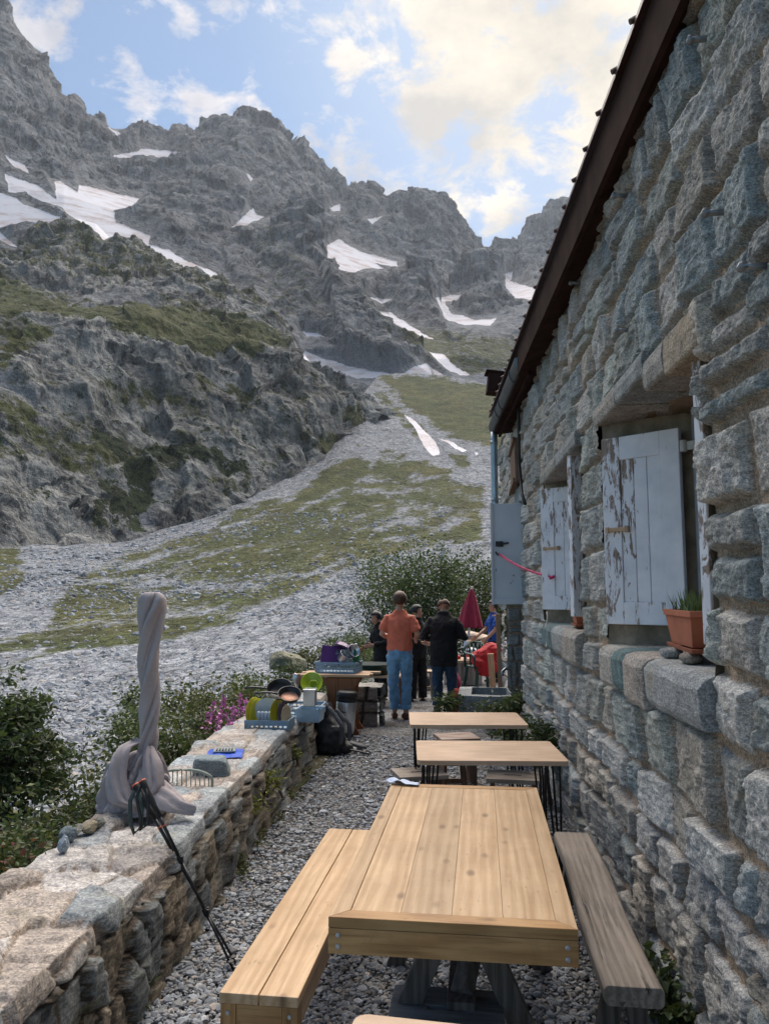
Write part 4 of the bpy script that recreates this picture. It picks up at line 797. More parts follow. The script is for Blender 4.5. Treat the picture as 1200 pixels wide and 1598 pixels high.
for sy in (-1, 1):
    mb = MB(); a, b = sy*L_/2, sy*(L_/2-fr+.001)
    v = [(X0, a, .72), (X1, a, .72), (X1-fr, b, .72), (X0+fr, b, .72), (X0, a, .7505), (X1, a, .7505), (X1-fr, b, .7505), (X0+fr, b, .7505)]
    f = np.array([[0, 1, 2, 3], [4, 7, 6, 5], [0, 4, 5, 1], [1, 5, 6, 2], [2, 6, 7, 3], [3, 7, 4, 0]]); mb.add(v, f if sy > 0 else f[:, ::-1]); mb.build('end_edge_board', M_PINEX, tb, bevel=.0012, seg=1)
for sy in (-1, 1):
    mb = MB(); mb.box((0, sy*(L_/2-.0155), .683), (W_, .033, .072)); o = mb.build('end_apron', M_PINEX, tb, bevel=.002)
    for sx in (-1, 1):
        for z in (.70, .668):
            b_ = MB(); b_.lathe([(.0, 0), (.0075, 0), (.0075, .004), (.005, .006), (0, .006)], (sx*(W_/2-.03), sy*(L_/2+.0005), z), 10, rot=(-sy*PI/2, 0, 0)); b_.build('bolt', M_BOLT, o, smooth=False)
for sx in (-1, 1): mb = MB(); mb.box((sx*(W_/2-.0165), 0, .683), (.032, L_-.07, .071)); mb.build('side_apron', M_PINE, tb, bevel=.002)
for sy in (-1, 1):
    for sx in (-1, 1):
        mb = MB(); mb.beam((sx*.03+.02, sy*.55, .70), (sx*.34+.02, sy*.55+.02*sx, 0.0), .075, .045, (0, 1, 0)); mb.build('leg', M_DARKW, tb, bevel=.004)
mb = MB(); mb.beam((.02, -.60, .40), (.02, .60, .40), .09, .045, (0, 0, 1)); mb.beam((.02, -.54, .42), (.14, -.1, .70), .07, .045, (0, 1, 1)); mb.build('stretcher', M_DARKW, tb, bevel=.004)
# benches
bl = empty('pine_bench', (-.705, 3.37, 0), -.006, 'light varnished pine bench with bolted legs on the left of the big table', 'bench')
mb = MB()
for a, b in ((-.128, -.002), (.002, .128)): mb.box(((a+b)/2, 0, .435), (b-a, 1.74, .032))
mb.build('seat', M_PINE, bl, bevel=.003)
for sy in (-1, 1):
    for sx in (-1, 1):
        mb = MB(); mb.box((sx*.10, sy*.835, .209), (.05, .06, .418)); lg = mb.build('leg', M_PINEZ, bl, bevel=.003)
        if sy < 0:
            for z in (.39, .345):
                b_ = MB(); b_.lathe([(.0, 0), (.007, 0), (.007, .004), (.0045, .006), (0, .006)], (sx*.10, -.8655, z), 10, rot=(PI/2, 0, 0)); b_.build('bolt', M_BOLT, lg)
    mb = MB(); mb.box((0, sy*.848, .375), (.148, .026, .08)); mb.build('end_rail', M_PINEX, bl, bevel=.002)
for sx in (-1, 1): mb = MB(); mb.box((sx*.112, 0, .378), (.022, 1.6, .075)); mb.build('side_rail', M_PINE, bl, bevel=.002)
br_ = empty('plank_bench', (.467, 3.52, 0), 0, 'weathered grey plank bench between the big table and the hut wall', 'bench')
mb = MB(); n = 26; R = []
for y in np.linspace(-.82, .82, n):
    k = .006*math.sin(y*5); c_ = .012
    R.append([(-.095+k, y, .385+c_), (-.095+k+c_, y, .385), (.095+k-c_, y, .385), (.095+k, y, .385+c_), (.095+k, y, .448-c_), (.095+k-c_, y, .45), (.03, y, .449), (-.03, y, .449), (-.095+k+c_, y, .45), (-.095+k, y, .45-c_)])
mb.loft(R, (.3, .6, .2)); mb.build('seat', M_GREYW, br_, bevel=.006)
for sy in (-1, 1):
    for sx in (-1, 1): mb = MB(); mb.beam((sx*.02, sy*.62, .384), (sx*.11, sy*.62, 0), .07, .05, (0, 1, 0)); mb.build('leg', M_DARKW, br_, bevel=.004)
# hairpin tables
def hairpin(loc, rz, label, w=.875, dep=.62):
    t = empty('hairpin_table', loc, rz, label, 'table', 'pale tables on black hairpin legs')
    mb = MB(); r_ = .03; pts = []
    for cx, cy, a0 in ((w/2-r_, dep/2-r_, 0), (-w/2+r_, dep/2-r_, PI/2), (-w/2+r_, -dep/2+r_, PI), (w/2-r_, -dep/2+r_, 1.5*PI)):
        for k in range(5): a = a0+k*PI/8; pts.append((cx+r_*math.cos(a), cy+r_*math.sin(a)))
    mb.loft([[(x, y, z) for x, y in pts] for z in (.723, .7235, .7495, .75)], (random.random(), random.random(), .4)); mb.build('tabletop', M_OAK, t, bevel=.002)
    for sx in (-1, 1):
        for sy in (-1, 1):
            mb = MB(); x, y = sx*(w/2-.075), sy*(dep/2-.08); fx, fy = sx*(w/2-.05), sy*(dep/2-.055)
            for dx, dy in ((.05, 0), (-.035, .0), (0, .05)):
                mb.tube([(x-dx*sx, y-dy*sy, .722), (fx-dx*sx*.12, fy-dy*sy*.12, .03), (fx, fy, .008)], .0065, 7)
            mb.box((x-sx*.01, y-sy*.01, .719), (.10, .10, .005)); mb.build('leg', M_STEELB, t, smooth=False)
    return t
hairpin((.027, 4.925, 0), math.radians(5.5), 'pale wood hairpin table directly behind the big pine table')
hairpin((-.131, 6.155, 0), math.radians(6), 'pale wood hairpin table farthest along the path, before the two standing men')
pA, pB = at_z(587, 1584, .75), at_z(717, 1598, .75); an = math.atan2(pB[1]-pA[1], pB[0]-pA[0]); an = max(an, -.3)
ux = np.array((math.cos(an), math.sin(an))); vx = np.array((-ux[1], ux[0])); cc = pA[:2]+ux*(.875/2-.045)-vx*.31+np.array((0, 0))
hairpin((cc[0], cc[1], 0), an, 'pale table whose rounded corner shows at the bottom edge of the photo')
# stools
def stool(loc, rz, label, mat, legmat, w=.36, dep=.27, h=.42, slot=True, style='box', group='small wooden stools along the path'):
    t = empty('stool', loc, rz, label, 'stool', group)
    mb = MB(); th = .03
    if slot:
        sw, sd = .06, .014; z = h-th/2
        mb.box((0, (dep/2+sd)/2, z), (w, dep/2-sd, th), col=(.3, .5, .1)); mb.box((0, -(dep/2+sd)/2, z), (w, dep/2-sd, th), col=(.6, .2, .7))
        mb.box(((w/2+sw)/2, 0, z), (w/2-sw, 2*sd, th*.99), col=(.3, .5, .1)); mb.box((-(w/2+sw)/2, 0, z), (w/2-sw, 2*sd, th*.99), col=(.6, .2, .7))
    else:
        k = 3; d = dep/k
        for i in range(k): mb.box((0, -dep/2+d*(i+.5), h-th/2), (w, d-.003, th))
    mb.build('seat', mat, t, bevel=.003)
    if style == 'box':
        for sy in (-1, 1): m2 = MB(); m2.box((0, sy*(dep/2-.035), (h-th)*.62), (w-.06, .022, .12)); m2.build('apron', legmat, t, bevel=.002)
        for sx in (-1, 1): m2 = MB(); m2.box((sx*(w/2-.04), 0, (h-th)/2), (.025, dep-.06, h-th)); m2.build('side_panel', legmat, t, bevel=.003)
    else:
        for sx in (-1, 1):
            for sy in (-1, 1): m2 = MB(); m2.beam((sx*(w/2-.05), sy*(dep/2-.05), h-th), (sx*(w/2-.015), sy*(dep/2-.02), 0), .04, .04, (0, 1, .1)); m2.build('leg', legmat, t, bevel=.003)
        for sy in (-1, 1): m2 = MB(); m2.box((0, sy*(dep/2-.03), h*.35), (w-.06, .02, .035)); m2.build('stretcher', legmat, t)
    return t
def placez(px, py, z): p = at_z(px, py, z); return (p[0], p[1], 0)
stool(placez(654, 1204, .42), .35, 'grey plank stool with a slot, at the left end under the near hairpin table', M_GREYX, M_BRNW, .36, .30)
stool(placez(800, 1209, .42), -.05, 'grey plank stool with a slot, at the wall end under the near hairpin table', M_GREYX, M_BRNW, .37, .30)
stool(placez(712, 1148, .42), .30, 'red brown slatted stool showing between the two hairpin tables', mat_wood('striped_stool_wood', (.24, .16, .12), (.42, .33, .27), (.12, .06, .04), 0, 1., .6, False, .5), M_BRNW, .36, .34, slot=False)
stool(placez(697, 1170, .43), .08, 'dark brown four legged stool under the middle of the near hairpin table', M_BRNW, M_BRNW, .34, .34, .43, slot=False, style='legs')
stool(placez(697, 1573, .40), 0, 'blue grey stool with a hand slot under the near end of the big table', M_BLUEW, M_DARKW, .36, .26, .40)
stool(placez(664, 1046, .46), -.15, 'small pale four legged stool between the two standing men', mat_wood('pale_stool_wood', (.42, .30, .2), (.56, .43, .30), (.25, .15, .1), 0, 1., .6, False), mat_wood('pale_stool_leg', (.36, .29, .23), (.5, .42, .34), (.2, .15, .1), 2, 1., .6, False), .32, .32, .46, slot=False, style='legs')
# grey upright of another seat under the near hairpin table
# wrapper on the table
M_WRAP = None
t_ = NT('pale_blue_wrapper'); v = t_.coord(); m_ = t_.ramp(t_.vor(v, 34.), .12, .18, (1, 1, 1), (0, 0, 0)); M_WRAP = t_.fin(t_.mix(m_, (.46, .55, .72), (.50, .12, .16)), .5, None)
pw = at_z(628, 1223, .752); mb = MB(); u, v = np.meshgrid(np.linspace(-.5, .5, 14), np.linspace(-.5, .5, 8), indexing='ij')
P = np.stack([u*.17, v*.075-.25*u*.1, .004+.02*np.abs(np.sin(u*7+v*2))*np.exp(-((u+.2)**2)*8)+.003*np.sin(v*11)], -1)
mb.grid(P+pw, (.5, .5, .5)); single(mb, 'wrapper', M_WRAP, pw, 'crumpled pale blue wrapper on the far edge of the big table', 'wrapper', smooth=True, solid=.0012)
# ------------------------------------------------------------------ trekking poles
M_CARB = mat_plain('black_carbon', (.016, .017, .02), .35, .3, 50, 0)
M_GRIP = mat_plain('black_foam_grip', (.02, .021, .022), .8, .3, 80, .3)
M_ORNG = mat_plain('orange_print', (.60, .10, .03), .5, .15, 40, 0)
M_STRAP = mat_plain('green_grey_strap', (.045, .065, .062), .8, .3, 60, .2)
for k, (t0, t1, lab) in enumerate([((214, 1228), (371, 1508), 'black trekking pole with a green grey wrist strap leaning lower on the wall'), ((224, 1222), (366, 1516), 'black trekking pole with an orange topped grip, behind its pair on the wall')]):
    a = at_z(*t0, .70-.0*k); b = at_z(*t1, .0); a = at_y(*t0, 3.72-.06*k); dr = (b-a); Lp = np.linalg.norm(dr); dr /= Lp
    o = empty('trekking_pole', tuple(b), 0, lab, 'trekking pole', 'pair of trekking poles leaning on the terrace wall')
    pt = lambda t: a+dr*Lp*t
    mb = MB(); mb.tube([pt(.10), pt(.42)], .0085, 10); mb.tube([pt(.41), pt(.70)], .0072, 10); mb.tube([pt(.69), pt(.985)], .006, 10); mb.build('shaft', M_CARB, o, b, smooth=True)
    mb = MB(); s_ = np.array((.4, -.6, .3)); mb.tube([pt(-.012)-s_*.012, pt(-.006)+s_*.004, pt(.015), pt(.05), pt(.09), pt(.13), pt(.19)], [.012, .019, .016, .0145, .016, .013, .012], 12); mb.build('grip', M_GRIP, o, b, smooth=True)
    for pp_, rr_ in (([pt(-.018), pt(-.012), pt(-.004)], [.014, .0195, .0185]), ([pt(.235), pt(.24)], [.0092]*2)): mb = MB(); mb.tube(pp_, rr_, 12); mb.build('orange_band', M_ORNG, o, b, smooth=True)
    for t in (.42, .70): mb = MB(); mb.tube([pt(t-.018), pt(t+.018)], .0125, 10); mb.box(pt(t)+np.array((.012, -.008, 0)), (.012, .016, .035)); mb.build('lock', M_BLACK, o, b, bevel=.002)
    mb = MB(); mb.lathe([(.004, 0), (.018, .004), (.018, .008), (.004, .012)], pt(.955), 12); mb.tube([pt(.98), pt(1.)], [.005, .003], 8); mb.build('tip', M_BLACK, o, b)
    mb = MB(); q = pt(.015); dn = np.array((-.01, -.015, -.02)); c0 = q+dn
    lp = [q+np.array((-.012, -.015, 0)), q+np.array((-.03, -.02, -.05)), q+np.array((-.02+.02*k, -.03, -.15)), q+np.array((.0, -.03, -.20)), q+np.array((.035, -.03, -.17)), q+np.array((.03, -.02, -.08)), q+np.array((.012, -.015, -.01))]
    mb.tube(lp, .011 if k == 0 else .008, 8, ry=.003); mb.build('strap', M_STRAP if k == 0 else M_BLACK, o, b, smooth=True)
# ------------------------------------------------------------------ parasol wrapped in its own cloth
pu = at_z(238, 1268, HW); UO = np.array((pu[0], pu[1], HW))
um = empty('wrapped_parasol', tuple(UO), 0, 'tall closed parasol twisted up in mauve grey cloth standing at the terrace wall', 'parasol')
t_ = NT('mauve_grey_cloth'); v = t_.coord(); M_CLOTH = t_.fin(t_.ramp(t_.noise(v, 4, 4), .3, .7, (.34, .30, .305), (.42, .375, .38)), .85, t_.bump(t_.noise(v, 9, 4, .5, .8), .5, .02), 0, .2)
zt = at_y(240, 924, pu[1])[2]-HW
xt_ = at_y(238, 924, pu[1])[0]-pu[0]; xm_ = at_y(229, 1180, pu[1])[0]-pu[0]
mb = MB(); a = np.linspace(0, 2*PI, 110, endpoint=False); R = []
for t in np.linspace(0, 1, 130):
    z = .20+t*(zt-.20); tw = 7.5*t+.5*math.sin(t*4); base = .047+.020*t-.004*math.sin(t*PI)
    if t > .95: base *= math.sqrt(max(0, 1-((t-.95)/.053)**2))*.75+.25
    rr = base*np.ones(110)
    for o_, dp_, wd_, sp_ in ((0, .34, .30, 1.), (1.9, .30, .22, 1.07), (3.1, .18, .15, .93), (4.3, .32, .28, 1.03), (5.4, .16, .14, 1.1)):
        dl = (a-tw*sp_-o_+PI) % (2*PI)-PI; rr = rr+base*(-1.5*dp_*np.exp(-np.abs(dl/wd_/.8)**1.2)+.20*np.exp(-((dl-.5)/.35)**2))
    cx_ = xm_+(xt_-xm_)*t+.008*math.sin(t*6)+.015*math.exp(-((t-.95)/.08)**2)
    R.append(np.stack([cx_+rr*np.cos(a), rr*np.sin(a), np.full(110, z)], -1))
mb.loft(R, (.5, .5, .5)); mb.build('canopy', M_CLOTH, um, smooth=True)
mb = MB(); mb.tube([(xm_, 0, -.02), (xm_*1., 0, .3), (xt_, 0, zt-.02)], .02, 10); mb.build('pole', M_GREYP, um, smooth=True)
# bunched cloth at the foot
mb = MB()
def fold(pts, w, t, n=14):
    P = np.array(pts, float)*np.array((1.1, 1, 1.3)); k = np.linspace(0, 1, 18); s = np.linspace(0, 1, len(P)); Q = np.stack([np.interp(k, s, P[:, i]) for i in range(3)], -1)
    for _ in range(2): Q[1:-1] = (Q[:-2]+2*Q[1:-1]+Q[2:])/4
    W = np.interp(k, np.linspace(0, 1, len(w)), w); mb.tube(Q, W, n, (.5, .5, .5), side=(.3, 1, .2), ry=W*t)
NA, NTt = 220, 90; a = np.linspace(0, 2*PI, NA, endpoint=False); R = []
ext = .125+.10*np.exp(-((a-PI)/.7)**2)+.05*np.exp(-((a-5.35)/.5)**2)+.03*np.exp(-((a-4.2)/.5)**2)     # how far the cloth spreads to each side
for t in np.linspace(0, 1, NTt):                                      # bunched cloth: knotted at the shaft, bulging, then crumpled out on the stones
    q = np.stack([1.6*np.cos(a), 1.6*np.sin(a), np.full(NA, 2.2*t)], -1); wn = fbm(q+3, 3); wn2 = fbm(q*2.3+40, 3)
    ph = 5*a+4.2*t+3.2*wn; ph2 = 9*a-3*t+4*wn2
    fold_ = np.abs(np.sin(ph))**.55-.6+.45*(np.abs(np.sin(ph2))**.6-.6)
    g = t**.50; rad = .045+(ext-.02)*g*(1-.10*np.sin(PI*t*2.2))
    rad = rad+fold_*(.018+.058*math.sin(PI*min(t*1.05, 1)))+.03*wn*t
    z = .33*(1-t)**1.25+.045*np.exp(-((t-.45)/.2)**2)*np.exp(-((a-PI)/.9)**2)*2.2+.020*wn2*math.sin(PI*t)+.004+.012*np.abs(np.sin(ph))*t
    z = np.where(np.cos(a) < -.3, z-.05*t**2, z)
    R.append(np.stack([xm_-.02*t+rad*np.cos(a), .85*rad*np.sin(a)*np.where(np.sin(a) < 0, 1., .8), z], -1))
mb.loft(R, (.5, .5, .5), cap=False)
def sheet(pts, wv, amp, k=26, m=16, ph=0.):
    """crumpled flap of cloth swept along pts with half width wv"""
    P = np.array(pts, float); tt = np.linspace(0, 1, k); ss = np.linspace(0, 1, len(P)); Q = np.stack([np.interp(tt, ss, P[:, i]) for i in range(3)], -1)
    for _ in range(3): Q[1:-1] = (Q[:-2]+2*Q[1:-1]+Q[2:])/4
    T = np.gradient(Q, axis=0); T /= np.linalg.norm(T, axis=1)[:, None]; W = np.array(wv, float); W = np.stack([np.interp(tt, np.linspace(0, 1, len(W)), W[:, i]) for i in range(3)], -1); N = np.cross(T, W); N /= np.linalg.norm(N, axis=1)[:, None]+1e-9
    u = np.linspace(-1, 1, m); bow = (1-u**2)[None, :]*.05+amp*(np.abs(np.sin(u[None, :]*4.2+ph+tt[:, None]*2.5))**.6)
    G = Q[:, None]+u[None, :, None]*W[:, None]+N[:, None]*bow[..., None]; mb.grid(G, (.5, .5, .5)); mb.grid(G-N[:, None]*.006, (.5, .5, .5), flip=True)
sheet([(xm_-.03, -.03, .35), (xm_-.09, -.09, .31), (xm_-.11, -.13, .20), (xm_-.06, -.15, .09), (xm_+.02, -.14, .05)], [(.03, .02, .02), (.05, .0, .05), (.06, .0, .02), (.07, .02, .0), (.04, .02, .0)], .022)
sheet([(xm_+.03, -.03, .33), (xm_+.08, -.08, .26), (xm_+.10, -.11, .16), (xm_+.06, -.14, .09), (xm_-.02, -.15, .13)], [(.02, .02, .02), (.05, .0, .03), (.06, .01, .0), (.05, .02, .03), (.02, .0, .03)], .022, ph=1.3)
sheet([(xm_+.09, -.09, .13), (xm_+.17, -.11, .09), (xm_+.24, -.12, .05), (xm_+.33, -.12, .02)], [(.02, .06, .06), (.03, .08, .02), (.02, .06, .01), (.0, .012, .003)], .02, ph=.6)
mb.build('gathered_cloth', M_CLOTH, um, smooth=True)
# ------------------------------------------------------------------ things lying on the terrace wall
M_ROCK = mat_stone('loose_rock', 12., .006)
def rock(px, py, z, rad, label, col, seed, rot=(0, 0, 0), cuts=7, name='rock', group=None, cat='rock'):
    p = at_z(px, py, z); mb = MB(); mb.blob(p+np.array((0, 0, rad[2]*.8)), rad, 3, .22, 1.6, seed, rot, col, cuts)
    return single(mb, name, M_ROCK, tuple(p), label, cat, group, smooth=False, attrs={'mortar': np.zeros(len(mb.V[0]))}, bevel=0)
p = at_z(325, 1213, HW); mb = MB(); v, f = ICO[4]; vv = v.copy()
vv = np.sign(vv)*np.abs(vv)**.38; vv = vv*(1+.10*fbm(v*1.4+3, 4)[:, None]); vv[:, 2] = np.where(vv[:, 2] > 0, vv[:, 2]+.18*vv[:, 0]*0, vv[:, 2]); vv[:, 0] += .22*vv[:, 2]*(vv[:, 0] > 0)*-1
mb.add(vv*np.array((.115, .09, .062)) @ rotm(0, .06, .25).T+p+np.array((0, .06, .062)), f, (.24, .29, .31)); single(mb, 'block_stone', M_ROCK, tuple(p), 'blocky grey green stone lying on the wall in front of the blue packet', 'stone', smooth=False, attrs={'mortar': np.zeros(len(v))})
for i, (px, py, rd, c, lab) in enumerate([(160, 1283, (.05, .045, .02), (.42, .24, .15), 'flat rusty orange stone on top of the wall edge pile'), (140, 1298, (.055, .05, .03), (.33, .28, .19), 'tan stone in the pile on the outer wall edge'), (120, 1303, (.04, .04, .03), (.34, .33, .29), 'pale stone in the pile on the outer wall edge'), (106, 1312, (.045, .04, .04), (.16, .20, .22), 'dark blue grey stone at the low end of the wall edge pile'), (152, 1292, (.04, .035, .03), (.25, .25, .22), 'grey stone wedged under the rusty orange one'), (98, 1328, (.03, .03, .04), (.3, .36, .42), 'small blue stone at the lower tip of the wall edge pile')]):
    rock(px, py, HW, rd, lab, c, 31+i, group='stones piled on the outer wall edge')
M_BLUEP = mat_plain('blue_plastic', (.012, .075, .50), .35, .2, 12, .3, bscale=25, bdist=.01)
p = at_z(352, 1180, HW+.01); u, v = np.meshgrid(np.linspace(-.5, .5, 16), np.linspace(-.5, .5, 12), indexing='ij'); hh = .02*fbm(P3(u.ravel()*3, v.ravel()*3, 5), 3).reshape(u.shape)
pk_ = empty('blue_packet', tuple(p), .25, 'flat blue plastic packet with a grey label lying on the wall', 'packet')
mb = MB(); mb.grid(np.stack([u*.26, v*.34, .02+hh*.6+.012*(1-4*v*v)], -1), (.5, .5, .5)); mb.grid(np.stack([u*.26, v*.34, .004+hh*.2], -1), (.5, .5, .5), flip=True); mb.build('packet', M_BLUEP, pk_, smooth=True)
M_LABEL = mat_plain('grey_label', (.20, .24, .25), .6, .2, 20, 0)
mb = MB(); mb.box((-.005, .0, .045), (.16, .12, .012), (.05, 0, 0)); lb_ = mb.build('label', M_LABEL, pk_, bevel=.003)
mb = MB()
for i in range(6): mb.box((-.06+i*.022, -.035, .0535), (.013, .028, .004), (.05, 0, 0)); mb.box((-.06+i*.022, .0, .0545), (.009, .016, .004), (.05, 0, 0))
mb.build('lettering', M_BLACK, lb_)
# wicker chair behind the wall
M_WICK = mat_plain('pale_wicker', (.28, .32, .29), .7, .2, 20, .2)
p = at_y(283, 1215, 4.75); wc = empty('wicker_chair', (p[0], p[1], 0), .2, 'pale wicker chair whose rounded back rises behind the terrace wall', 'chair')
wz = p[2]
mb = MB(); arc = [(-.16+.0*t, 0, 0) for t in (0,)]
arc = [(.19*math.cos(t), .02, wz-.02+.07*math.sin(t)+.0) for t in np.linspace(PI, 0, 20)]; mb.tube([(-.19, .02, wz-.3)]+arc+[(.19, .02, wz-.3)], .009, 8); mb.build('back_frame', M_WICK, wc, smooth=True)
mb = MB()
for i in range(13): x = -.165+i*.0275; zt_ = wz-.02+.07*math.sqrt(max(0, 1-(x/.19)**2)); mb.tube([(x, .02, wz-.3), (x*1.05, .04, (wz-.3+zt_)/2), (x, .02, zt_)], .004, 6)
mb.build('back_weave', M_WICK, wc, smooth=True)
mb = MB(); mb.lathe([(0, wz-.32), (.21, wz-.32), (.22, wz-.30), (.21, wz-.28), (0, wz-.28)], (0, -.12, 0), 24); mb.build('seat', M_WICK, wc)
for sx in (-1, 1):
    for yy_ in (-.25, .03): mb = MB(); mb.tube([(sx*.16, yy_, wz-.31), (sx*.19, yy_*1.1, -.02)], .012, 8); mb.build('leg', M_WICK, wc)
# ------------------------------------------------------------------ dish racks
M_RACK = mat_plain('blue_grey_crate_plastic', (.20, .30, .40), .5, .15, 12, .1)
def crate(name, loc, rz, w, dep, h, label, nb, flare=.02, solid_top=False):
    t = empty(name, loc, rz, label, 'crate')
    ca, sa = math.cos(0), 0
    mb = MB(); mb.box((0, 0, .008), (w-.02, dep-.02, .012)); mb.build('base', M_RACK, t)
    for k, (ax, s, L) in enumerate((('x', -1, w), ('x', 1, w), ('y', -1, dep), ('y', 1, dep))):
        mb = MB(); off = (dep if ax == 'x' else w)/2
        def B(u, z, du, dz, th=.008):
            o = s*(off+flare*(z/h)-.004)
            mb.box((u, o, z) if ax == 'x' else (o, u, z), (du, th, dz) if ax == 'x' else (th, du, dz))
        B(0, h-.012, L+flare*2, .024, .011); B(0, .012, L, .024)
        if solid_top: B(0, h*.66, L, h*.26); B(0, h*.2, L, h*.22)
        else: B(0, h*.5, L+flare, .012)
        for i in range(nb+1):
            u = -L/2+L*i/nb; B(u, h/2, .007 if not solid_top else .016, h-.01)
        mb.build('side', M_RACK, t)
    return t
c1 = at_z(414, 1142, HW+.015); c1 = c1+np.array((0, .16, 0))
R1 = empty('dummy'); bpy.data.objects.remove(R1)
crate('dish_crate', tuple(c1), .05, .375, .30, .095, 'blue grey dish crate with plates standing in it on the terrace wall', 9, .008, True)
M_CER = lambda n, c: mat_plain(n, c, .25, .08, 10, 0, spec=.5)
M_YEL, M_WHT, M_LIME, M_PUR, M_DKP = M_CER('yellow_glaze', (.52, .50, .03)), M_CER('white_blue_glaze', (.50, .58, .70)), M_CER('lime_glaze', (.33, .44, .015)), M_CER('purple_plastic', (.085, .02, .13)), M_CER('dark_violet_glaze', (.05, .03, .06))
def plate(loc, rad, rz, tilt, mat, label, name='plate', cat='plate', group='plates standing in the dish crate', prof=None):
    mb = MB(); pf = prof or [(0, .006), (.6, .006), (.7, .012), (1., .13), (1.01, .15), (.97, .15), (.68, .035), (.58, .025), (0, .025)]
    mb.lathe([(r_*rad, z*rad) for r_, z in pf], (0, 0, 0), 28); o = mb.build(name, mat, None, smooth=True); o.location = loc; o.rotation_euler = (PI/2+tilt, 0, rz); return tag(o, label, cat, group)
k = c1+np.array((0, -.03, .135))
plate(k+np.array((-.165, 0, .03)), .115, 1.25, .05, M_YEL, 'yellow plate at the far left of the dish crate, seen nearly edge on')
plate(k+np.array((-.125, .0, .025)), .11, 1.2, .05, M_YEL, 'yellow plate second from the left in the dish crate, beside the pale blue plate')
plate(k+np.array((-.02, .02, .03)), .118, .15, .22, M_WHT, 'pale blue white plate facing outward in the middle of the dish crate')
plate(k+np.array((.06, -.02, .03)), .112, 1.25, .06, M_YEL, 'yellow plate to the right of the pale blue plate in the dish crate')
plate(k+np.array((.11, .0, .015)), .10, 1.3, .03, M_DKP, 'dark violet plate between a yellow and a cream plate')
plate(k+np.array((.15, -.03, .0)), .085, 1.28, .0, M_CER('cream_glaze', (.5, .42, .3)), 'small cream plate at the right end of the dish crate')
for i, x in enumerate((-.075, -.045, -.015, .015)):
    mb = MB(); mb.lathe([(0, 0), (.013, 0), (.016, .075), (.012, .09), (.010, .085), (0, .08)], (0, 0, 0), 12); o = mb.build('tumbler', M_WHT, None, smooth=True); o.location = c1+np.array((x, -.09, .075)); o.rotation_euler = (.06, .04*i-.06, 0)
    tag(o, 'slim white cup upside down at the front of the dish crate', 'cup', 'slim white cups in the dish crate')
# second rack with pans, silver tin and bowl tub
c2 = at_z(470, 1118, HW+.01); crate('pan_rack', (c2[0]+.02, c2[1]+.05, HW+.012), .05, .34, .55, .10, 'blue grey wire sided rack under the frying pans on the wall', 8, .008)
M_PAN = mat_plain('black_pan_enamel', (.014, .014, .015), .3, .2, 20, 0)
M_COP = mat_plain('worn_copper_pan', (.30, .16, .11), .4, .3, 6, .05, .5)
M_INOX = mat_plain('brushed_steel', (.52, .54, .57), .28, .12, 6, .05, .9)
def pan(px, py, y, rad, rx, rz, label, inner):
    p = at_y(px, py, y); t = empty('frying_pan', tuple(p), 0, label, 'frying pan', 'frying pans on the rack'); t.rotation_euler = (rx, 0, rz)
    mb = MB(); mb.lathe([(0, 0), (.78*rad, 0), (1.*rad, .045), (1.02*rad, .048), (.97*rad, .047), (.76*rad, .006)], n=30, cap=False); mb.build('pan', M_PAN, t, smooth=True)
    mb = MB(); mb.lathe([(0, .007), (.77*rad, .007), (.95*rad, .043)], n=30, cap=False); mb.build('cooking_surface', inner, t, smooth=True)
    mb = MB(); mb.tube([(-rad*.95, 0, .04), (-rad-.05, 0, .06), (-rad-.12, 0, .065), (-rad-.19, 0, .055)], [.009, .011, .013, .010], 10, ry=.007); mb.build('handle', M_PAN, t, smooth=True); return t
pan(437, 1080, 6.75, .115, .75, .15, 'black frying pan tilted up with its handle to the left', M_PAN)
pan(452, 1089, 6.55, .10, .55, .3, 'copper toned frying pan leaning in front of the black one', M_COP)
pc = at_y(484, 1088, 6.95); mb = MB(); mb.box((0, 0, 0), (.11, .14, .15)); mb.box((0, 0, .07), (.118, .148, .012)); o = mb.build('steel_tin', M_INOX, None, bevel=.006); o.location = pc; o.rotation_euler = (0, 0, .1); tag(o, 'square brushed steel tin standing on the wall between pans and green bowl', 'tin')
c3 = at_y(489, 1086, 7.25); mb = MB(); mb.loft([[(x*s, y*s, z) for x, y in ((-.12, -.12), (.12, -.12), (.12, .12), (-.12, .12))] for s, z in ((.9, 0), (1, .12), (1.04, .125), (.95, .12), (.86, .012))], (.5, .5, .5)); o = mb.build('washing_tub', mat_plain('light_blue_tub', (.28, .40, .52), .45, .15, 9, 0), None, bevel=.006); o.location = (c3[0]-.05, c3[1]+.1, HW+.015); tag(o, 'light blue plastic tub holding the lime green bowl', 'tub')
pg = at_y(487, 1068, 7.3)
gb = empty('green_bowl', tuple(pg), 0, 'lime green bowl tipped on its side above the blue tub', 'bowl'); gb.rotation_euler = (PI/2-.5, -.1, .2)
mb = MB(); mb.lathe([(0, 0), (.045, 0), (.10, .035), (.105, .05), (.098, .048), (.043, .012), (0, .010)], n=28); mb.build('bowl', M_LIME, gb, smooth=True)
mb = MB(); mb.lathe([(.030, .015), (.042, .04), (.045, .045), (.038, .043), (.028, .02)], (.015, -.02, 0), 20, cap=False); mb.build('inner_cup', M_LIME, gb, smooth=True)
pq = at_y(461, 1062, 7.1)
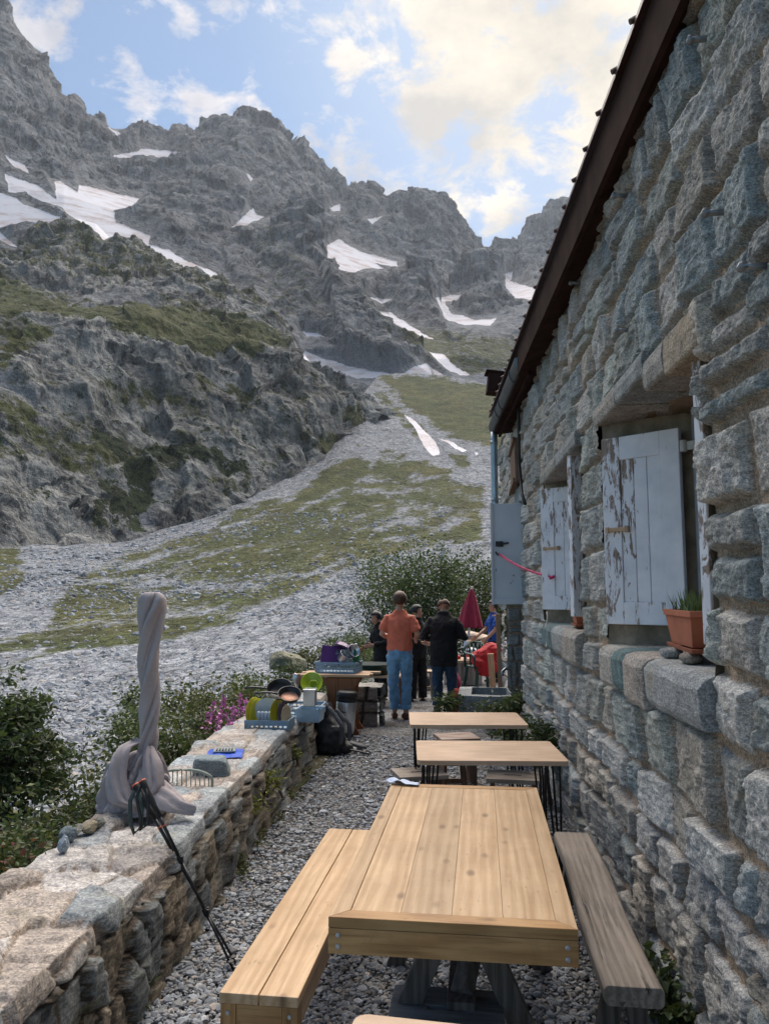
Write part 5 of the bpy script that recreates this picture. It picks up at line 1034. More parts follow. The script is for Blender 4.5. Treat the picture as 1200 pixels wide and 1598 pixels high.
for i, (dx, rz_, m_, lab) in enumerate([(-.01, .3, M_COP, 'copper coloured spatula standing in the rack behind the pans'), (.02, -.15, M_INOX, 'shiny steel ladle standing in the rack behind the pans')]):
    u_ = empty('utensil', (pq[0]+dx, pq[1], pq[2]-.12), 0, lab, 'utensil', 'cooking utensils standing behind the pans')
    mb = MB(); mb.tube([(0, 0, -.05), (0, 0, .06)], .006, 8); mb.build('handle', M_INOX, u_)
    mb = MB(); mb.blob((rz_*.1, 0, .12), (.028, .008, .07), 2, rot=(0, rz_, 0)); mb.build('blade', m_, u_, smooth=True)
# ------------------------------------------------------------------ board table on a red brown pedestal, with its rack of pots
pt_ = at_z(535, 1140, 0); pt_ = np.array((-1.74, 9.75, 0))
bt = empty('pedestal_table', tuple(pt_), .03, 'board table on a red brown shaped wooden pedestal at the end of the wall', 'table')
zb = at_y(560, 1050, 9.7)[2]
mb = MB()
for i, (y, ln, sh) in enumerate([(-.2, .95, -.12), (-.07, .85, -.04), (.06, .88, -.10), (.19, .95, -.02)]): mb.box((sh-.0, y, zb-.02), (ln, .125, .03))
mb.build('tabletop', M_BOARD, bt, bevel=.004)
def shaped(y):
    zs_ = np.linspace(0, zb-.05, 22); xh = .17+.05*np.cos(zs_/(zb-.05)*2*PI)+.02*np.cos(zs_/(zb-.05)*6*PI)
    o = [(x, z) for x, z in zip(xh, zs_)]+[(-x, z) for x, z in zip(xh[::-1], zs_[::-1])]
    m = MB(); m.loft([[(x, y+d, z) for x, z in o] for d in (-.02, .02)], (random.random(),)*3); return m
for y in (-.2, .2): shaped(y).build('pedestal_panel', M_REDW, bt, bevel=.004)
mb = MB(); mb.box((0, 0, zb*.45), (.06, .36, .1)); mb.build('stretcher', M_REDW, bt)
tz = pt_[2]+zb-.005
pcr = at_z(530, 1050, tz); PC = np.array((pcr[0]-.02, pcr[1]+.06, tz)); 
crate('pot_rack', tuple(PC), -.12, .50, .34, .14, 'blue grey lattice rack heaped with pots and a purple board', 11, .02)
mb = MB(); mb.box((0, 0, 0), (.26, .014, .24)); o = mb.build('cutting_board', M_PUR, None, bevel=.01); o.location = PC+np.array((-.09, -.05, .22)); o.rotation_euler = (-.35, .12, .25); tag(o, 'purple cutting board leaning in the pot rack', 'cutting board')
def pot(loc, rot, rad, h, label):
    t = empty('cooking_pot', tuple(loc), 0, label, 'pot', 'steel pots heaped in the rack'); t.rotation_euler = rot
    mb = MB(); mb.lathe([(0, 0), (rad*.95, 0), (rad, .008), (rad, h), (rad*1.04, h+.004), (rad*.97, h+.002), (rad*.95, .012), (0, .01)], n=26); mb.build('pot', M_INOX, t, smooth=True)
    mb = MB(); mb.tube([(rad, 0, h*.8), (rad+.08, 0, h*.9), (rad+.13, 0, h*.9)], .008, 8); mb.build('handle', M_PAN, t)
pot(PC+np.array((.07, -.10, .16)), (.5, .5, .3), .085, .10, 'steel saucepan with its flat base toward the camera, lower in the heap')
pot(PC+np.array((.14, .0, .24)), (1.1, .5, .5), .08, .11, 'steel saucepan lying on its side at the top of the heap')
pot(PC+np.array((.02, .06, .25)), (2.6, .2, .2), .09, .07, 'steel pan upside down behind the purple board')
mb = MB(); mb.lathe([(0, 0), (.10, 0), (.13, .05), (.135, .052), (.12, .05), (.09, .01), (0, .008)], n=24); o = mb.build('colander', M_PUR, None, smooth=True); o.location = PC+np.array((.05, .05, .34)); o.rotation_euler = (2.7, .3, 0); tag(o, 'purple plastic bowl upside down on top of the heap', 'bowl')
M_GRB = mat_plain('green_bottle_plastic', (.015, .20, .075), .25, .15, 10, 0, spec=.5)
gb2 = empty('green_bottle', tuple(PC+np.array((.21, .06, .02))), .3, 'green plastic bottle standing at the right of the pot rack', 'bottle')
mb = MB(); mb.lathe([(0, .0), (.042, .0), (.045, .02), (.045, .22), (.03, .27), (.014, .29), (.014, .31), (0, .31)], n=18); mb.build('bottle', M_GRB, gb2, smooth=True)
mb = MB(); mb.lathe([(0, .31), (.018, .31), (.018, .34), (0, .345)], n=14); mb.build('cap', M_WHT, gb2)
# steel container with black lid
ps_ = at_z(538, 1150, 0); sc_ = empty('steel_container', (ps_[0], ps_[1]-.02, 0), 0, 'tall brushed steel container with a black lid against the pedestal', 'container')
zh = at_y(538, 1077, ps_[1])[2]; sc_.rotation_euler = (0, .06, 0)
mb = MB(); mb.lathe([(0, .05), (.105, .05), (.115, .09), (.125, zh*.75), (.12, zh*.78), (0, zh*.78)], n=28); mb.build('body', M_INOX, sc_, smooth=True)
mb = MB(); mb.lathe([(0, zh*.77), (.128, zh*.77), (.13, zh*.82), (.12, zh*.85), (.132, zh*.88), (.128, zh*.96), (.10, zh), (0, zh)], n=28); mb.build('lid', M_BLACK, sc_, smooth=True)
mb = MB(); mb.lathe([(0, 0), (.11, 0), (.11, .055), (0, .055)], n=28); mb.build('foot', M_BLACK, sc_)
mb = MB(); mb.add([(-.05, -.126, zh*.60), (.035, -.127, zh*.56), (-.05, -.124, zh*.52), (-.05, -.118, zh*.60), (.035, -.118, zh*.56), (-.05, -.118, zh*.52)], [np.array([[0, 2, 1]]), np.array([[0, 1, 4, 3], [1, 2, 5, 4], [2, 0, 3, 5]])]); mb.build('badge', mat_plain('dark_badge', (.10, .105, .11), .4), sc_)
# rucksack
pr_ = at_z(518, 1180, 0); rk = empty('rucksack', (pr_[0]-.05, pr_[1]+.12, 0), .25, 'black rucksack slumped on the gravel against the terrace wall', 'rucksack')
M_NYL = mat_plain('black_nylon', (.013, .014, .018), .6, .4, 8, .5, bscale=14, bdist=.02)
M_NYL2 = mat_plain('dark_grey_nylon', (.065, .07, .08), .65, .3, 10, .4, bscale=18, bdist=.02)
zr = at_y(512, 1095, pr_[1])[2]
mb = MB(); mb.loft([[(cx_+rx_*math.cos(t)*(1+.06*math.sin(3*t)), cy_+ry_*math.sin(t), z) for t in np.linspace(0, 2*PI, 20, endpoint=False)] for cx_, cy_, rx_, ry_, z in [(0, 0, .10, .08, .0), (.0, 0, .19, .15, .02), (.0, 0, .20, .17, .14), (-.03, .02, .155, .15, zr*.45), (-.08, .05, .115, .13, zr*.7), (-.10, .06, .09, .11, zr*.88), (-.11, .07, .07, .06, zr*.97), (-.11, .07, .02, .02, zr)]], (.5, .5, .5))
mb.blob((.06, -.11, .17), (.11, .06, .14), 3, .12, 2, 4); mb.blob((-.10, -.02, zr*.84), (.10, .12, .10), 3, .12, 2, 8, rot=(0, .3, 0)); mb.blob((.15, -.03, .07), (.10, .12, .07), 3, .1, 2, 2)
mb.build('pack', M_NYL, rk, smooth=True, remesh=.014, sm=2, disp=(.09, .03))
for k_, pts in enumerate([[(-.02, -.10, zr*.88), (.09, -.17, zr*.62), (.13, -.21, .30), (.10, -.20, .12)], [(.06, -.02, zr*.82), (.16, -.08, zr*.60), (.21, -.10, .34), (.2, -.12, .14)]]):
    mb = MB(); mb.tube([np.array(p_)+np.array((.0, -.055, .02)) for p_ in pts], .026, 10, ry=.011); mb.build('shoulder_strap', M_NYL2, rk, smooth=True, subsurf=1)
mb = MB(); mb.tube([(.2, -.10, .06), (.32, -.16, .05), (.42, -.17, .015), (.46, -.10, .02), (.40, -.02, .03)], [.03, .03, .018, .016, .012], 8, ry=[.012]*5); mb.build('hip_belt', M_NYL, rk, smooth=True, subsurf=1)
mb = MB(); mb.tube([(.22, .08, .10), (.32, .12, .06), (.42, .12, .03)], [.05, .09, .03], 12, ry=[.02, .03, .02]); mb.build('hip_pad', M_NYL2, rk, smooth=True, subsurf=1)
mb = MB(); mb.tube([(.40, .0, .012), (.47, .02, .012), (.56, -.01, .01)], .02, 8, ry=.006); mb.build('buckle_strap', M_NYL, rk, smooth=True)
# ------------------------------------------------------------------ low return wall past the path bend
rw_ = empty('return_wall', (-1.95, 10.3, 0), 0, 'short low stone wall beyond the pedestal table', 'wall')
a_, z_ = np.meshgrid(np.linspace(0, .68, 90), np.linspace(-.02, .50, 50), indexing='ij'); Hj, Cj, Mj = courses(a_, z_, 41, (.15, .24), (.2, .4), s0=0, s1=1.2, protrude=(.03, .06))
Cj = np.where(Mj[..., None] > .5, .06, Cj*.62)
mb = MB(); mb.grid(np.stack([a_-.1, -Hj, z_], -1), Cj); mb.grid(np.stack([np.full(a_[:60].shape, .58)+Hj[:60], a_[:60]*.9, z_[:60]], -1), Cj[:60])
t1, t2 = np.meshgrid(np.linspace(-.12, .62, 60), np.linspace(-.05, .45, 30), indexing='ij'); hh = .03*fbm(P3(t1.ravel()*4, t2.ravel()*4, 9), 4).reshape(t1.shape); ct = np.repeat((np.array((.33, .31, .28))*np.ones(t1.shape+(1,))), 1, -1)
mb.grid(np.stack([t1, t2, .50+hh], -1), ct); mb.build('stonework', M_TSTONE, rw_, smooth=True, attrs={'mortar': np.concatenate([Mj.ravel(), Mj[:60].ravel(), np.zeros(t1.size)])})
# ------------------------------------------------------------------ far end of the terrace
M_TROUGH = mat_stone('trough_stone', 6., .006)
tr = empty('stone_trough', (.07, 11.25, 0), 0, 'grey stone water trough against the hut wall', 'trough')
mb = MB(); o_ = [(-.40, -.55), (.36, -.55), (.30, .5), (-.40, .5)]; i_ = [(-.22, -.42), (.33, -.42), (.28, .40), (-.22, .40)]
def den(p, k=8): 
    q = []; 
    for (x0, y0), (x1, y1) in zip(p, p[1:]+p[:1]): q += [(x0+(x1-x0)*t, y0+(y1-y0)*t) for t in np.linspace(0, 1, k, endpoint=False)]
    return q
R = np.array([[(x, y, z) for x, y in den(o_)] for z in (0, .1, .2, .30, .345)]+[[(x, y, z) for x, y in den(i_)] for z in (.35, .30, .16)]); q = R.reshape(-1, 3)*6; R = R+(.014*fbm(q, 4)).reshape(R.shape[0], R.shape[1], 1)
mb.loft(R, (.33, .35, .36)); mb.build('basin', M_TROUGH, tr, attrs={'mortar': np.zeros(len(mb.V[0]))})
M_WATER = NT('water').fin((.03, .045, .05), .05, None, 0, .5); mb = MB(); mb.add([(x, y, .20) for x, y in i_], np.array([[0, 1, 2, 3]])); mb.build('water', M_WATER, tr)
mb = MB(); mb.tube([(.42, .25, .15), (.36, .25, .16), (.34, .25, .40), (.33, .22, .62), (.27, .12, .66), (.22, .05, .62), (.21, .03, .56)], .022, 10); mb.box((.30, .18, .69), (.12, .02, .02)); mb.build('tap', M_ZINC, tr, smooth=True)
M_POST = mat_wood('raw_post_wood', (.33, .20, .12), (.46, .31, .20), (.2, .11, .06), 2, 1., .7, False)
for (px, p0y, p1y, y, wd, lab) in [(780.5, 958, 1043, 12.6, .07, 'slim raw wooden post standing against the hut corner'), (770, 1020, 1062, 12.9, .10, 'short pale timber board upright beside the slim post')]:
    b_ = at_y(px, p1y, y); t_p = at_y(px, p0y, y); mb = MB(); mb.box((0, 0, t_p[2]/2), (wd, .05, t_p[2])); o = mb.build('timber_post', M_POST if wd < .08 else M_BOARD, None, bevel=.004); o.location = (b_[0], y, 0); o.rotation_euler = (0, -.02 if wd < .08 else -.06, 0); tag(o, lab, 'post')
    if wd > .08: o.data.materials[0] = mat_wood('pale_board_wood', (.48, .31, .18), (.6, .43, .28), (.3, .18, .1), 2, 1., .6, False)
# slatted drum table with its clutter
yd = 15.3; dx_ = at_y(722, 1040, yd)[0]; zd = at_y(722, 1028, yd)[2]
dt = empty('slatted_table', (dx_, yd, 0), 0, 'round drum table with vertical wooden slats behind the trough', 'table')
mb = MB()
for i in range(26):
    a = 2*PI*i/26; mb.box((.36*math.cos(a), .36*math.sin(a), zd/2-.02), (.02, .075, zd-.05), (0, 0, a))
mb.build('slat_drum', mat_wood('grey_slat_wood', (.22, .19, .17), (.38, .33, .29), (.1, .08, .07), 2, 1., .7, False), dt)
mb = MB(); mb.lathe([(0, zd-.05), (.42, zd-.05), (.42, zd), (0, zd)], n=32); mb.build('tabletop', M_OAK, dt, bevel=.004)
M_REDF = mat_plain('red_fabric', (.42, .012, .016), .7, .25, 8, .5, bscale=14, bdist=.02)
def thing_at(px, py, y, z=None): p = at_y(px, py, y); return p
p = thing_at(712, 1020, yd); mb = MB(); mb.blob((0, 0, .03), (.09, .07, .05), 2, .25, 2, 3); o = mb.build('red_pouch', M_REDF, None, smooth=True); o.location = (p[0], yd-.1, zd); tag(o, 'crumpled red pouch on the drum table beside the white bottle', 'pouch')
p = thing_at(726, 1022, yd); wb = empty('white_bottle', (p[0], yd-.05, zd), 0, 'tall white bottle standing on the drum table', 'bottle')
zbh = at_y(726, 999, yd)[2]-zd
mb = MB(); mb.lathe([(0, 0), (.032, 0), (.034, .02), (.03, zbh*.8), (.02, zbh*.9), (0, zbh*.9)], n=16); mb.build('bottle', M_WHT, wb, smooth=True)
mb = MB(); mb.lathe([(0, zbh*.88), (.022, zbh*.88), (.022, zbh), (0, zbh)], n=14); mb.tube([(0, 0, zbh*.95), (.045, 0, zbh*.93)], .010, 8); mb.build('spout', M_WHT, wb)
p = thing_at(737, 1021, yd-.2); hm = empty('helmet', tuple(p), -.3, 'white and red climbing helmet with dark vents on the drum table edge', 'helmet')
mb = MB(); a = np.linspace(0, 2*PI, 28, endpoint=False); mb.loft([np.stack([.125*c_*np.cos(a)*1.1, .125*c_*np.sin(a), np.full(28, .13*s_)], -1) for c_, s_ in [(math.cos(t), math.sin(t)) for t in np.linspace(0, PI/2-.03, 9)]], (.5, .5, .5)); mb.build('shell', M_CER('white_helmet', (.62, .64, .66)), hm, smooth=True)
mb = MB(); mb.loft([np.stack([.14*np.cos(a)*1.1, .128*np.sin(a), np.full(28, z)], -1) for z in (-.045, -.02, .015)], (.5, .5, .5)); mb.build('rim', M_CER('red_helmet', (.55, .03, .02)), hm, smooth=True)
for i in range(5): mb = MB(); t = -PI/2+(i-2)*.36; mb.blob((.112*math.cos(t)*1.1, .112*math.sin(t), .07), (.012, .012, .035), 2, rot=(-.5, 0, t+PI/2)); mb.build('vent', M_BLACK, hm, smooth=True)
# green plastic chair with a red jacket over it
M_GRNP = mat_plain('dark_green_plastic', (.012, .045, .037), .4, .15, 10, 0)
yc_ = 14.3; pc_ = at_y(752, 1050, yc_)
gc = empty('plastic_chair', (pc_[0], yc_, 0), PI+.5, 'dark green plastic armchair with a red jacket on it', 'chair')
mb = MB(); mb.box((0, 0, .42), (.46, .44, .03)); mb.build('seat', M_GRNP, gc, bevel=.012)
for sx in (-1, 1):
    for sy in (-1, 1): mb = MB(); mb.beam((sx*.2, sy*.19, .42), (sx*.25, sy*.24, 0), .055, .03, (0, 1, 0)); mb.build('leg', M_GRNP, gc, bevel=.005)
    mb = MB(); mb.tube([(sx*.24, .2, .40), (sx*.26, .2, .60), (sx*.26, .12, .65), (sx*.26, -.12, .65), (sx*.25, -.2, .68)], .024, 8, ry=.018); mb.build('armrest', M_GRNP, gc, smooth=True)
mb = MB(); mb.tube([(-.24, -.19, .40), (-.23, -.24, .72), (-.12, -.27, .84), (.12, -.27, .84), (.23, -.24, .72), (.24, -.19, .40)], .026, 8, ry=.018)
for x in (-.12, -.04, .04, .12): mb.tube([(x, -.2, .42), (x, -.25, .82)], .02, 6, ry=.008)
mb.build('backrest', M_GRNP, gc, smooth=True)
zj = at_y(765, 1005, yc_)[2]
mb = MB(); mb.blob((.02, .0, .62), (.26, .17, .14), 3, .25, 2, 5); mb.blob((.10, .05, .72), (.19, .15, .13), 3, .2, 2, 9); mb.blob((-.12, -.05, .52), (.15, .17, .10), 3, .25, 2.5, 12); mb.blob((.0, -.12, .42), (.22, .06, .16), 3, .2, 2, 15)
o = mb.build('red_jacket', M_REDF, None, smooth=True, remesh=.02, sm=2, disp=(.08, .05)); o.location = (pc_[0]+.07, yc_-.12, .0); tag(o, 'bright red jacket bundled over the green plastic chair', 'jacket')
# square table with closed crimson parasol
yt_ = 17.2; pp = at_y(731, 992, yt_); st_ = empty('square_table', (pp[0], yt_, 0), 0, 'pale square table under the closed crimson parasol', 'table')
mb = MB()
for i in range(5): mb.box((0, -.27+i*.135, pp[2]-.015), (.67, .13, .03))
Rt = rotm(.20, 0, 0) @ rotm(0, 0, .80); mb.V = [(v_-np.array((0, 0, pp[2]))) @ Rt.T+np.array((0, 0, pp[2])) for v_ in mb.V]
mb.build('tabletop', M_OAK, st_, bevel=.003)
for sx in (-1, 1):
    for sy in (-1, 1): mb = MB(); q_ = rotm(0, 0, .80) @ np.array((sx*.24, sy*.24, 0)); zq = pp[2]-.045+.2*q_[1]; mb.box((q_[0], q_[1], zq/2), (.06, .06, zq), (0, 0, .8)); mb.build('leg', M_BRNW, st_)
pr0, pr1, pr2 = at_y(731, 996, yt_), at_y(735.5, 978, yt_), at_y(736, 917, yt_)
rp = empty('crimson_parasol', (pp[0], yt_, 0), 0, 'closed crimson parasol standing through the square table', 'parasol')
M_CRIM = mat_plain('crimson_cloth', (.22, .008, .032), .8, .2, 8, .3, bscale=15, bdist=.02)
sl = (pr2-pr0)/(pr2[2]-pr0[2]); base_ = pr0-sl*pr0[2]; L0 = lambda z: (base_+sl*z)-np.array((pp[0], yt_, 0))
mb = MB(); mb.tube([L0(0), L0(pr2[2])], .026, 10); mb.build('pole', M_WHT, rp, smooth=True)
mb = MB(); a = np.linspace(0, 2*PI, 40, endpoint=False); R = []
for t in np.linspace(0, 1, 20):
    c_ = L0(pr1[2]+(pr2[2]-.03-pr1[2])*t); rad = .26*(1-t)**.85+.025; rr = rad*(1+.22*np.abs(np.sin(4*a+.6*t))-.1)
    R.append(np.stack([c_[0]+rr*np.cos(a), c_[1]+rr*np.sin(a), c_[2]-.03*np.sin(4*a)**2*(1-t)], -1))
mb.loft(R, (.5, .5, .5)); mb.build('canopy', M_CRIM, rp, smooth=True)
mb = MB(); mb.blob(L0(pr2[2]-.005), (.03, .03, .035), 2); mb.build('finial', M_OAK, rp, smooth=True)
# bags and cloth on the ground
def bag(px, py, y, rad, mat, label, name, cat, seed):
    p = at_y(px, py, y); mb = MB(); mb.blob((0, 0, rad[2]*.85), rad, 3, .2, 1.8, seed); o = mb.build(name, mat, None, smooth=True, disp=(.1, .03)); o.location = (p[0], y, 0); return tag(o, label, cat)
M_PINK = mat_plain('dark_pink_fabric', (.28, .02, .07), .7, .4, 6, .3)
bag(648, 1060, 14.3, (.28, .2, .17), mat_plain('dark_navy_fabric', (.025, .022, .035), .7, .5, 6, .3), 'dark navy bag on the gravel behind the orange shirted man', 'bag', 'bag', 51)
bag(645, 1052, 14.2, (.17, .12, .30), M_PINK, 'pink and red bag leaning on the dark navy bag', 'bag', 'bag', 52)
M_ORR = mat_plain('orange_red_fabric', (.55, .06, .03), .7, .25, 6, .3)
bag(712, 1082, 11.3, (.09, .10, .20), M_ORR, 'orange red stuff sack on the ground beside the trough', 'stuff_sack', 'sack', 53)
bag(709, 1068, 12.2, (.10, .10, .30), M_PINK, 'dark crimson cloth bundle standing behind the orange red sack', 'cloth_bundle', 'cloth', 54)
mb = MB(); p = at_y(712, 1105, 10.4); u, v = np.meshgrid(np.linspace(-.5, .5, 14), np.linspace(-.5, .5, 14), indexing='ij'); mb.grid(np.stack([u*.18, v*.25, .10-.16*v*v+.05*fbm(P3(u.ravel()*4, v.ravel()*4, 2), 3).reshape(u.shape)], -1)); o = mb.build('checked_cloth', None, None, smooth=True, solid=.006); o.location = (p[0], 10.5, .02)
t_ = NT('black_white_cloth'); ck = t_.n('TexVoronoi', {'Vector': t_.coord(), 'Scale': 16.}).outputs['Color']; o.data.materials.append(t_.fin(t_.ramp(t_.n('SeparateColor', {0: ck}).outputs[0], .5, .52, (.03, .03, .035), (.5, .5, .5)), .8)); tag(o, 'black and white cloth on the ground before the trough', 'cloth')
# green plastic basin and chair behind the pedestal table
pb_ = at_y(590, 1024, 12.5); mb = MB(); mb.lathe([(0, 0), (.26, 0), (.34, .16), (.36, .165), (.345, .155), (.25, .015), (0, .012)], n=28); o = mb.build('green_basin', M_GRNP, None, smooth=True); o.location = (-1.72, 12.2, .47); tag(o, 'dark green plastic basin behind the orange shirted man', 'basin')
mb = MB(); mb.box((0, 0, .235), (.9, .5, .03)); 
for sx in (-1, 1): mb.box((sx*.4, 0, .11), (.05, .4, .22))
sb_ = empty('side_bench', (-1.75, 12.2, 0), 0, 'low plank bench carrying the dark green basin', 'bench')
mb = MB(); mb.box((0, 0, .45), (1.2, .45, .035)); mb.build('seat', M_OAK, sb_)
for sx in (-1, 1): mb = MB(); mb.box((sx*.5, 0, .216), (.06, .4, .43)); mb.build('leg', M_BRNW, sb_)
# ------------------------------------------------------------------ people
M_SKIN = mat_plain('skin', (.48, .25, .165), .55, .12, 9, .1)
def cloth(n, c, var=.22, rough=.85): return mat_plain(n, c, rough, var, 7, .45, bscale=22, bdist=.012)
def person(loc, rz, H, label, shirt, trousers, hair, shoe, arms, head=(0, 0), lean=0., legs=None, sleeve='long', hairstyle='short', hem=.86, coat=0., legw=1., build=1., cuffs=False, hands=True):
    """local frame: faces +y, x to the person's right; H = standing height"""
    k = H/1.75
    root = empty('person', loc, rz, label, 'person'); root.scale = (k, k, k)
    legs = legs or {1: ((.10, .02, .48), (.11, .0, .085), .15), -1: ((-.10, .02, .48), (-.11, .0, .085), -.15)}
    hip, chest = np.array((0, 0, .93)), np.array((0, lean*.5, 1.25)); neck = np.array((0, lean*.85, 1.49)); hd = np.array((0, lean+head[1]*.10, 1.622-abs(head[1])*.045))
    sh = {s: np.array((s*.178*build, lean*.78-.005, 1.385)) for s in (1, -1)}
    def ell(z, c, rx, ry, n=24, e=2.05):
        a = np.linspace(0, 2*PI, n, endpoint=False); ca, sa = np.cos(a), np.sin(a)
        return np.stack([c[0]+rx*np.sign(ca)*np.abs(ca)**(2/e), c[1]+ry*np.sign(sa)*np.abs(sa)**(2/e), np.full(n, z)], -1)
    tor = [(.86, .155, .105), (.95, .165, .112), (1.05, .150, .10), (1.15, .158, .105), (1.27, .178, .115), (1.36, .184, .108), (1.415, .150, .088), (1.465, .085, .066), (1.50, .058, .058)]
    cen = lambda z: np.array((0, np.interp(z, [.86, 1.0, 1.5], [0, 0, lean*.9]), z))
    b = MB()
    b.loft([ell(z, cen(z), rx*build, ry) for z, rx, ry in tor])
    b.tube([neck-np.array((0, 0, .05)), (neck+hd)/2, hd], [.058, .052, .05], 14)
    # head: cranium, jaw, nose, ears
    hb = MB(); Rh = rotm(-head[1]*.6, 0, -head[0])
    for c, r_ in (((0, -.012, .035), (.076, .095, .090)), ((0, .026, -.035), (.058, .066, .075)), ((0, .048, -.078), (.034, .035, .028)), ((0, .098, -.012), (.012, .018, .024)), ((.078, -.008, -.008), (.010, .020, .030)), ((-.078, -.008, -.008), (.010, .020, .030))):
        hb.blob(hd+Rh @ np.array(c), r_, 2, rot=(-head[1]*.6, 0, -head[0]))
    for v_, f_ in zip(hb.V, hb.F): b.add(v_, f_-sum(len(x) for x in hb.V[:[i for i, q_ in enumerate(hb.V) if q_ is v_][0]]))
    W = {}
    for s in (1, -1):
        el, wr = np.array(arms[s][0], float), np.array(arms[s][1], float); el[0] *= 1; W[s] = (sh[s], el, wr)
        b.tube([sh[s]-np.array((s*.05, 0, 0)), sh[s], (sh[s]+el)/2, el, el+(wr-el)*.35, wr], [.05, .052, .046, .039, .040, .026], 14)
        d_ = (wr-el)/np.linalg.norm(wr-el); sd = np.array((0, 0, 1.)) if abs(d_[2]) < .7 else np.array((0, 1., 0)); sd = sd-d_*(sd@d_); sd /= np.linalg.norm(sd); nn = np.cross(d_, sd)
        b.tube([wr-d_*.01, wr+d_*.03, wr+d_*.075, wr+d_*.09], [.024, .036, .040, .034], 12, side=sd, ry=[.018, .016, .015, .012])
        if hands:
            for i, (o, L) in enumerate(((-.029, .062), (-.010, .075), (.010, .078), (.028, .068))):
                p0 = wr+d_*.085+sd*o; cu = nn*s*.018
                b.tube([p0, p0+d_*L*.45+cu*.35, p0+d_*L*.8+cu*1.1, p0+d_*L+cu*2], [.0095, .009, .0085, .007], 8)
            p0 = wr+d_*.035+sd*.034; b.tube([p0, p0+d_*.028+sd*.022, p0+d_*.06+sd*.028], [.012, .011, .008], 8)
        kn, an, toe = legs[s]; kn, an = np.array(kn, float), np.array(an, float); hp = np.array((s*.088, 0, .90))
        b.tube([hp+np.array((0, 0, .03)), hp-np.array((0, 0, .08)), (hp+kn)/2, kn, kn+(an-kn)*.35, an], [.085, .09, .074, .053, .055, .036], 16)
        td = np.array((math.sin(toe), math.cos(toe), 0)); b.tube([an+np.array((0, 0, -.02))-td*.05, an+np.array((0, 0, -.05)), an+td*.10+np.array((0, 0, -.06)), an+td*.17+np.array((0, 0, -.066))], [.034, .036, .034, .02], 12, ry=[.032, .036, .022, .014], side=(1, 0, 0))
    b.build('body', M_SKIN, root, smooth=True, remesh=.0085, sm=1)
    # trousers
    t = MB(); t.loft([ell(z, cen(z), rx, ry) for z, rx, ry in [(.80, .14, .10), (.85, .168*build, .122), (.93, .176*build, .124), (1.0, .164*build, .115), (1.03, .158*build, .11)]])
    for s in (1, -1):
        kn, an, toe = legs[s]; kn, an = np.array(kn, float), np.array(an, float); hp = np.array((s*.09, 0, .88)); e_ = an+np.array((0, 0, .02 if not cuffs else .045))
        w_ = legw; t.tube([hp, hp-np.array((0, 0, .10)), (hp+kn)/2, kn, (kn+e_)/2, e_], [.098*w_, .103*w_, .092*w_, .078*w_, .076*w_, .072*w_], 18)
        if cuffs: t.tube([e_-np.array((0, 0, .005)), e_+np.array((0, 0, .05))], .080*w_, 18)
    t.build('trousers', trousers, root, smooth=True, remesh=.010, sm=3, disp=(.06, .034))
    # top
    c = MB(); zz = [(hem, .182, .128), (hem+.04, .186, .13), (1.0, .182, .126), (1.08, .172, .118), (1.18, .178, .122), (1.28, .190, .128), (1.355, .192, .120), (1.41, .160, .100), (1.455, .108, .082), (1.495, .074, .070)]
    if coat: zz = [(z, rx*(1+coat*.5), ry*(1+coat)) for z, rx, ry in zz[:-2]]+[(1.48, .11, .085), (1.53, .082, .08)]
    c.loft([ell(z, cen(max(z, .86)), rx*build, ry) for z, rx, ry in zz if z >= hem])
    for s in (1, -1):
        a0, el, wr = W[s]; g = 1+coat
        if sleeve == 'short': m = a0+(el-a0)*.78; c.tube([a0-np.array((s*.07, 0, .012)), a0-np.array((s*.012, 0, .004)), (a0+m)/2, m], [.056*g, .060*g, .066, .070], 16)
        else: c.tube([a0-np.array((s*.07, 0, .012)), a0-np.array((s*.01, 0, .004)), (a0+el)/2, el, (el+wr)/2, wr+(el-wr)*.06], [.056*g, .061*g, .064*g, .060*g, .053*g, .042*g], 16)
    c.build('shirt' if sleeve == 'short' else 'jacket', shirt, root, smooth=True, remesh=.010, sm=3, disp=(.08, .028))
    for s in (1, -1):
        kn, an, toe = legs[s]; an = np.array(an, float); td = np.array((math.sin(toe), math.cos(toe), 0)); m = MB(); z_ = np.array((0, 0, 1.))
        m.tube([an-td*.075-z_*.055, an-td*.05-z_*.045, an+td*.03-z_*.042, an+td*.12-z_*.056, an+td*.185-z_*.066], [.038, .043, .046, .047, .028], 14, ry=[.028, .042, .044, .030, .016], side=(1, 0, 0)); m.build('shoe', shoe, root, smooth=True)
    # hair
    h = MB(); v, f = ICO[3]; u = v.copy(); nz = fbm(v*4+H*9, 3)
    if hairstyle == 'bald': keepv = (u[:, 2] < .52) & (u[:, 2] > -.42) & (u[:, 1] < .45)
    elif hairstyle == 'bun': keepv = (u[:, 2] > -.35-.1*u[:, 1]) & ((u[:, 1] < .5) | (u[:, 2] > .45))
    else: keepv = (u[:, 2] > -.62+.15*nz+.35*np.minimum(u[:, 1], 0)) & ((u[:, 1] < .35) | (u[:, 2] > .42+.1*nz))
    fk = f[keepv[f].all(1)]; sc_ = 1.13+.16*nz*(hairstyle == 'short')
    P_ = u*sc_[:, None]*np.array((.083, .102, .097)); P_[:, 2] = np.where(P_[:, 2] < 0, P_[:, 2]*1.1, P_[:, 2])
    h.add((P_+np.array((0, -.014, .036))) @ Rh.T+hd, fk, (.5, .5, .5))
    if hairstyle == 'bun': h.blob(hd+Rh @ np.array((0, -.115, .03)), (.04, .04, .045), 2, .1)
    h.build('hair', hair, root, smooth=True, solid=.014)
    e = MB()
    for s in (1, -1):
        e = MB(); e.blob(hd+Rh @ np.array((s*.031, .083, .008)), (.011, .006, .007), 1); e.build('eye', M_BLACK, root, smooth=True)
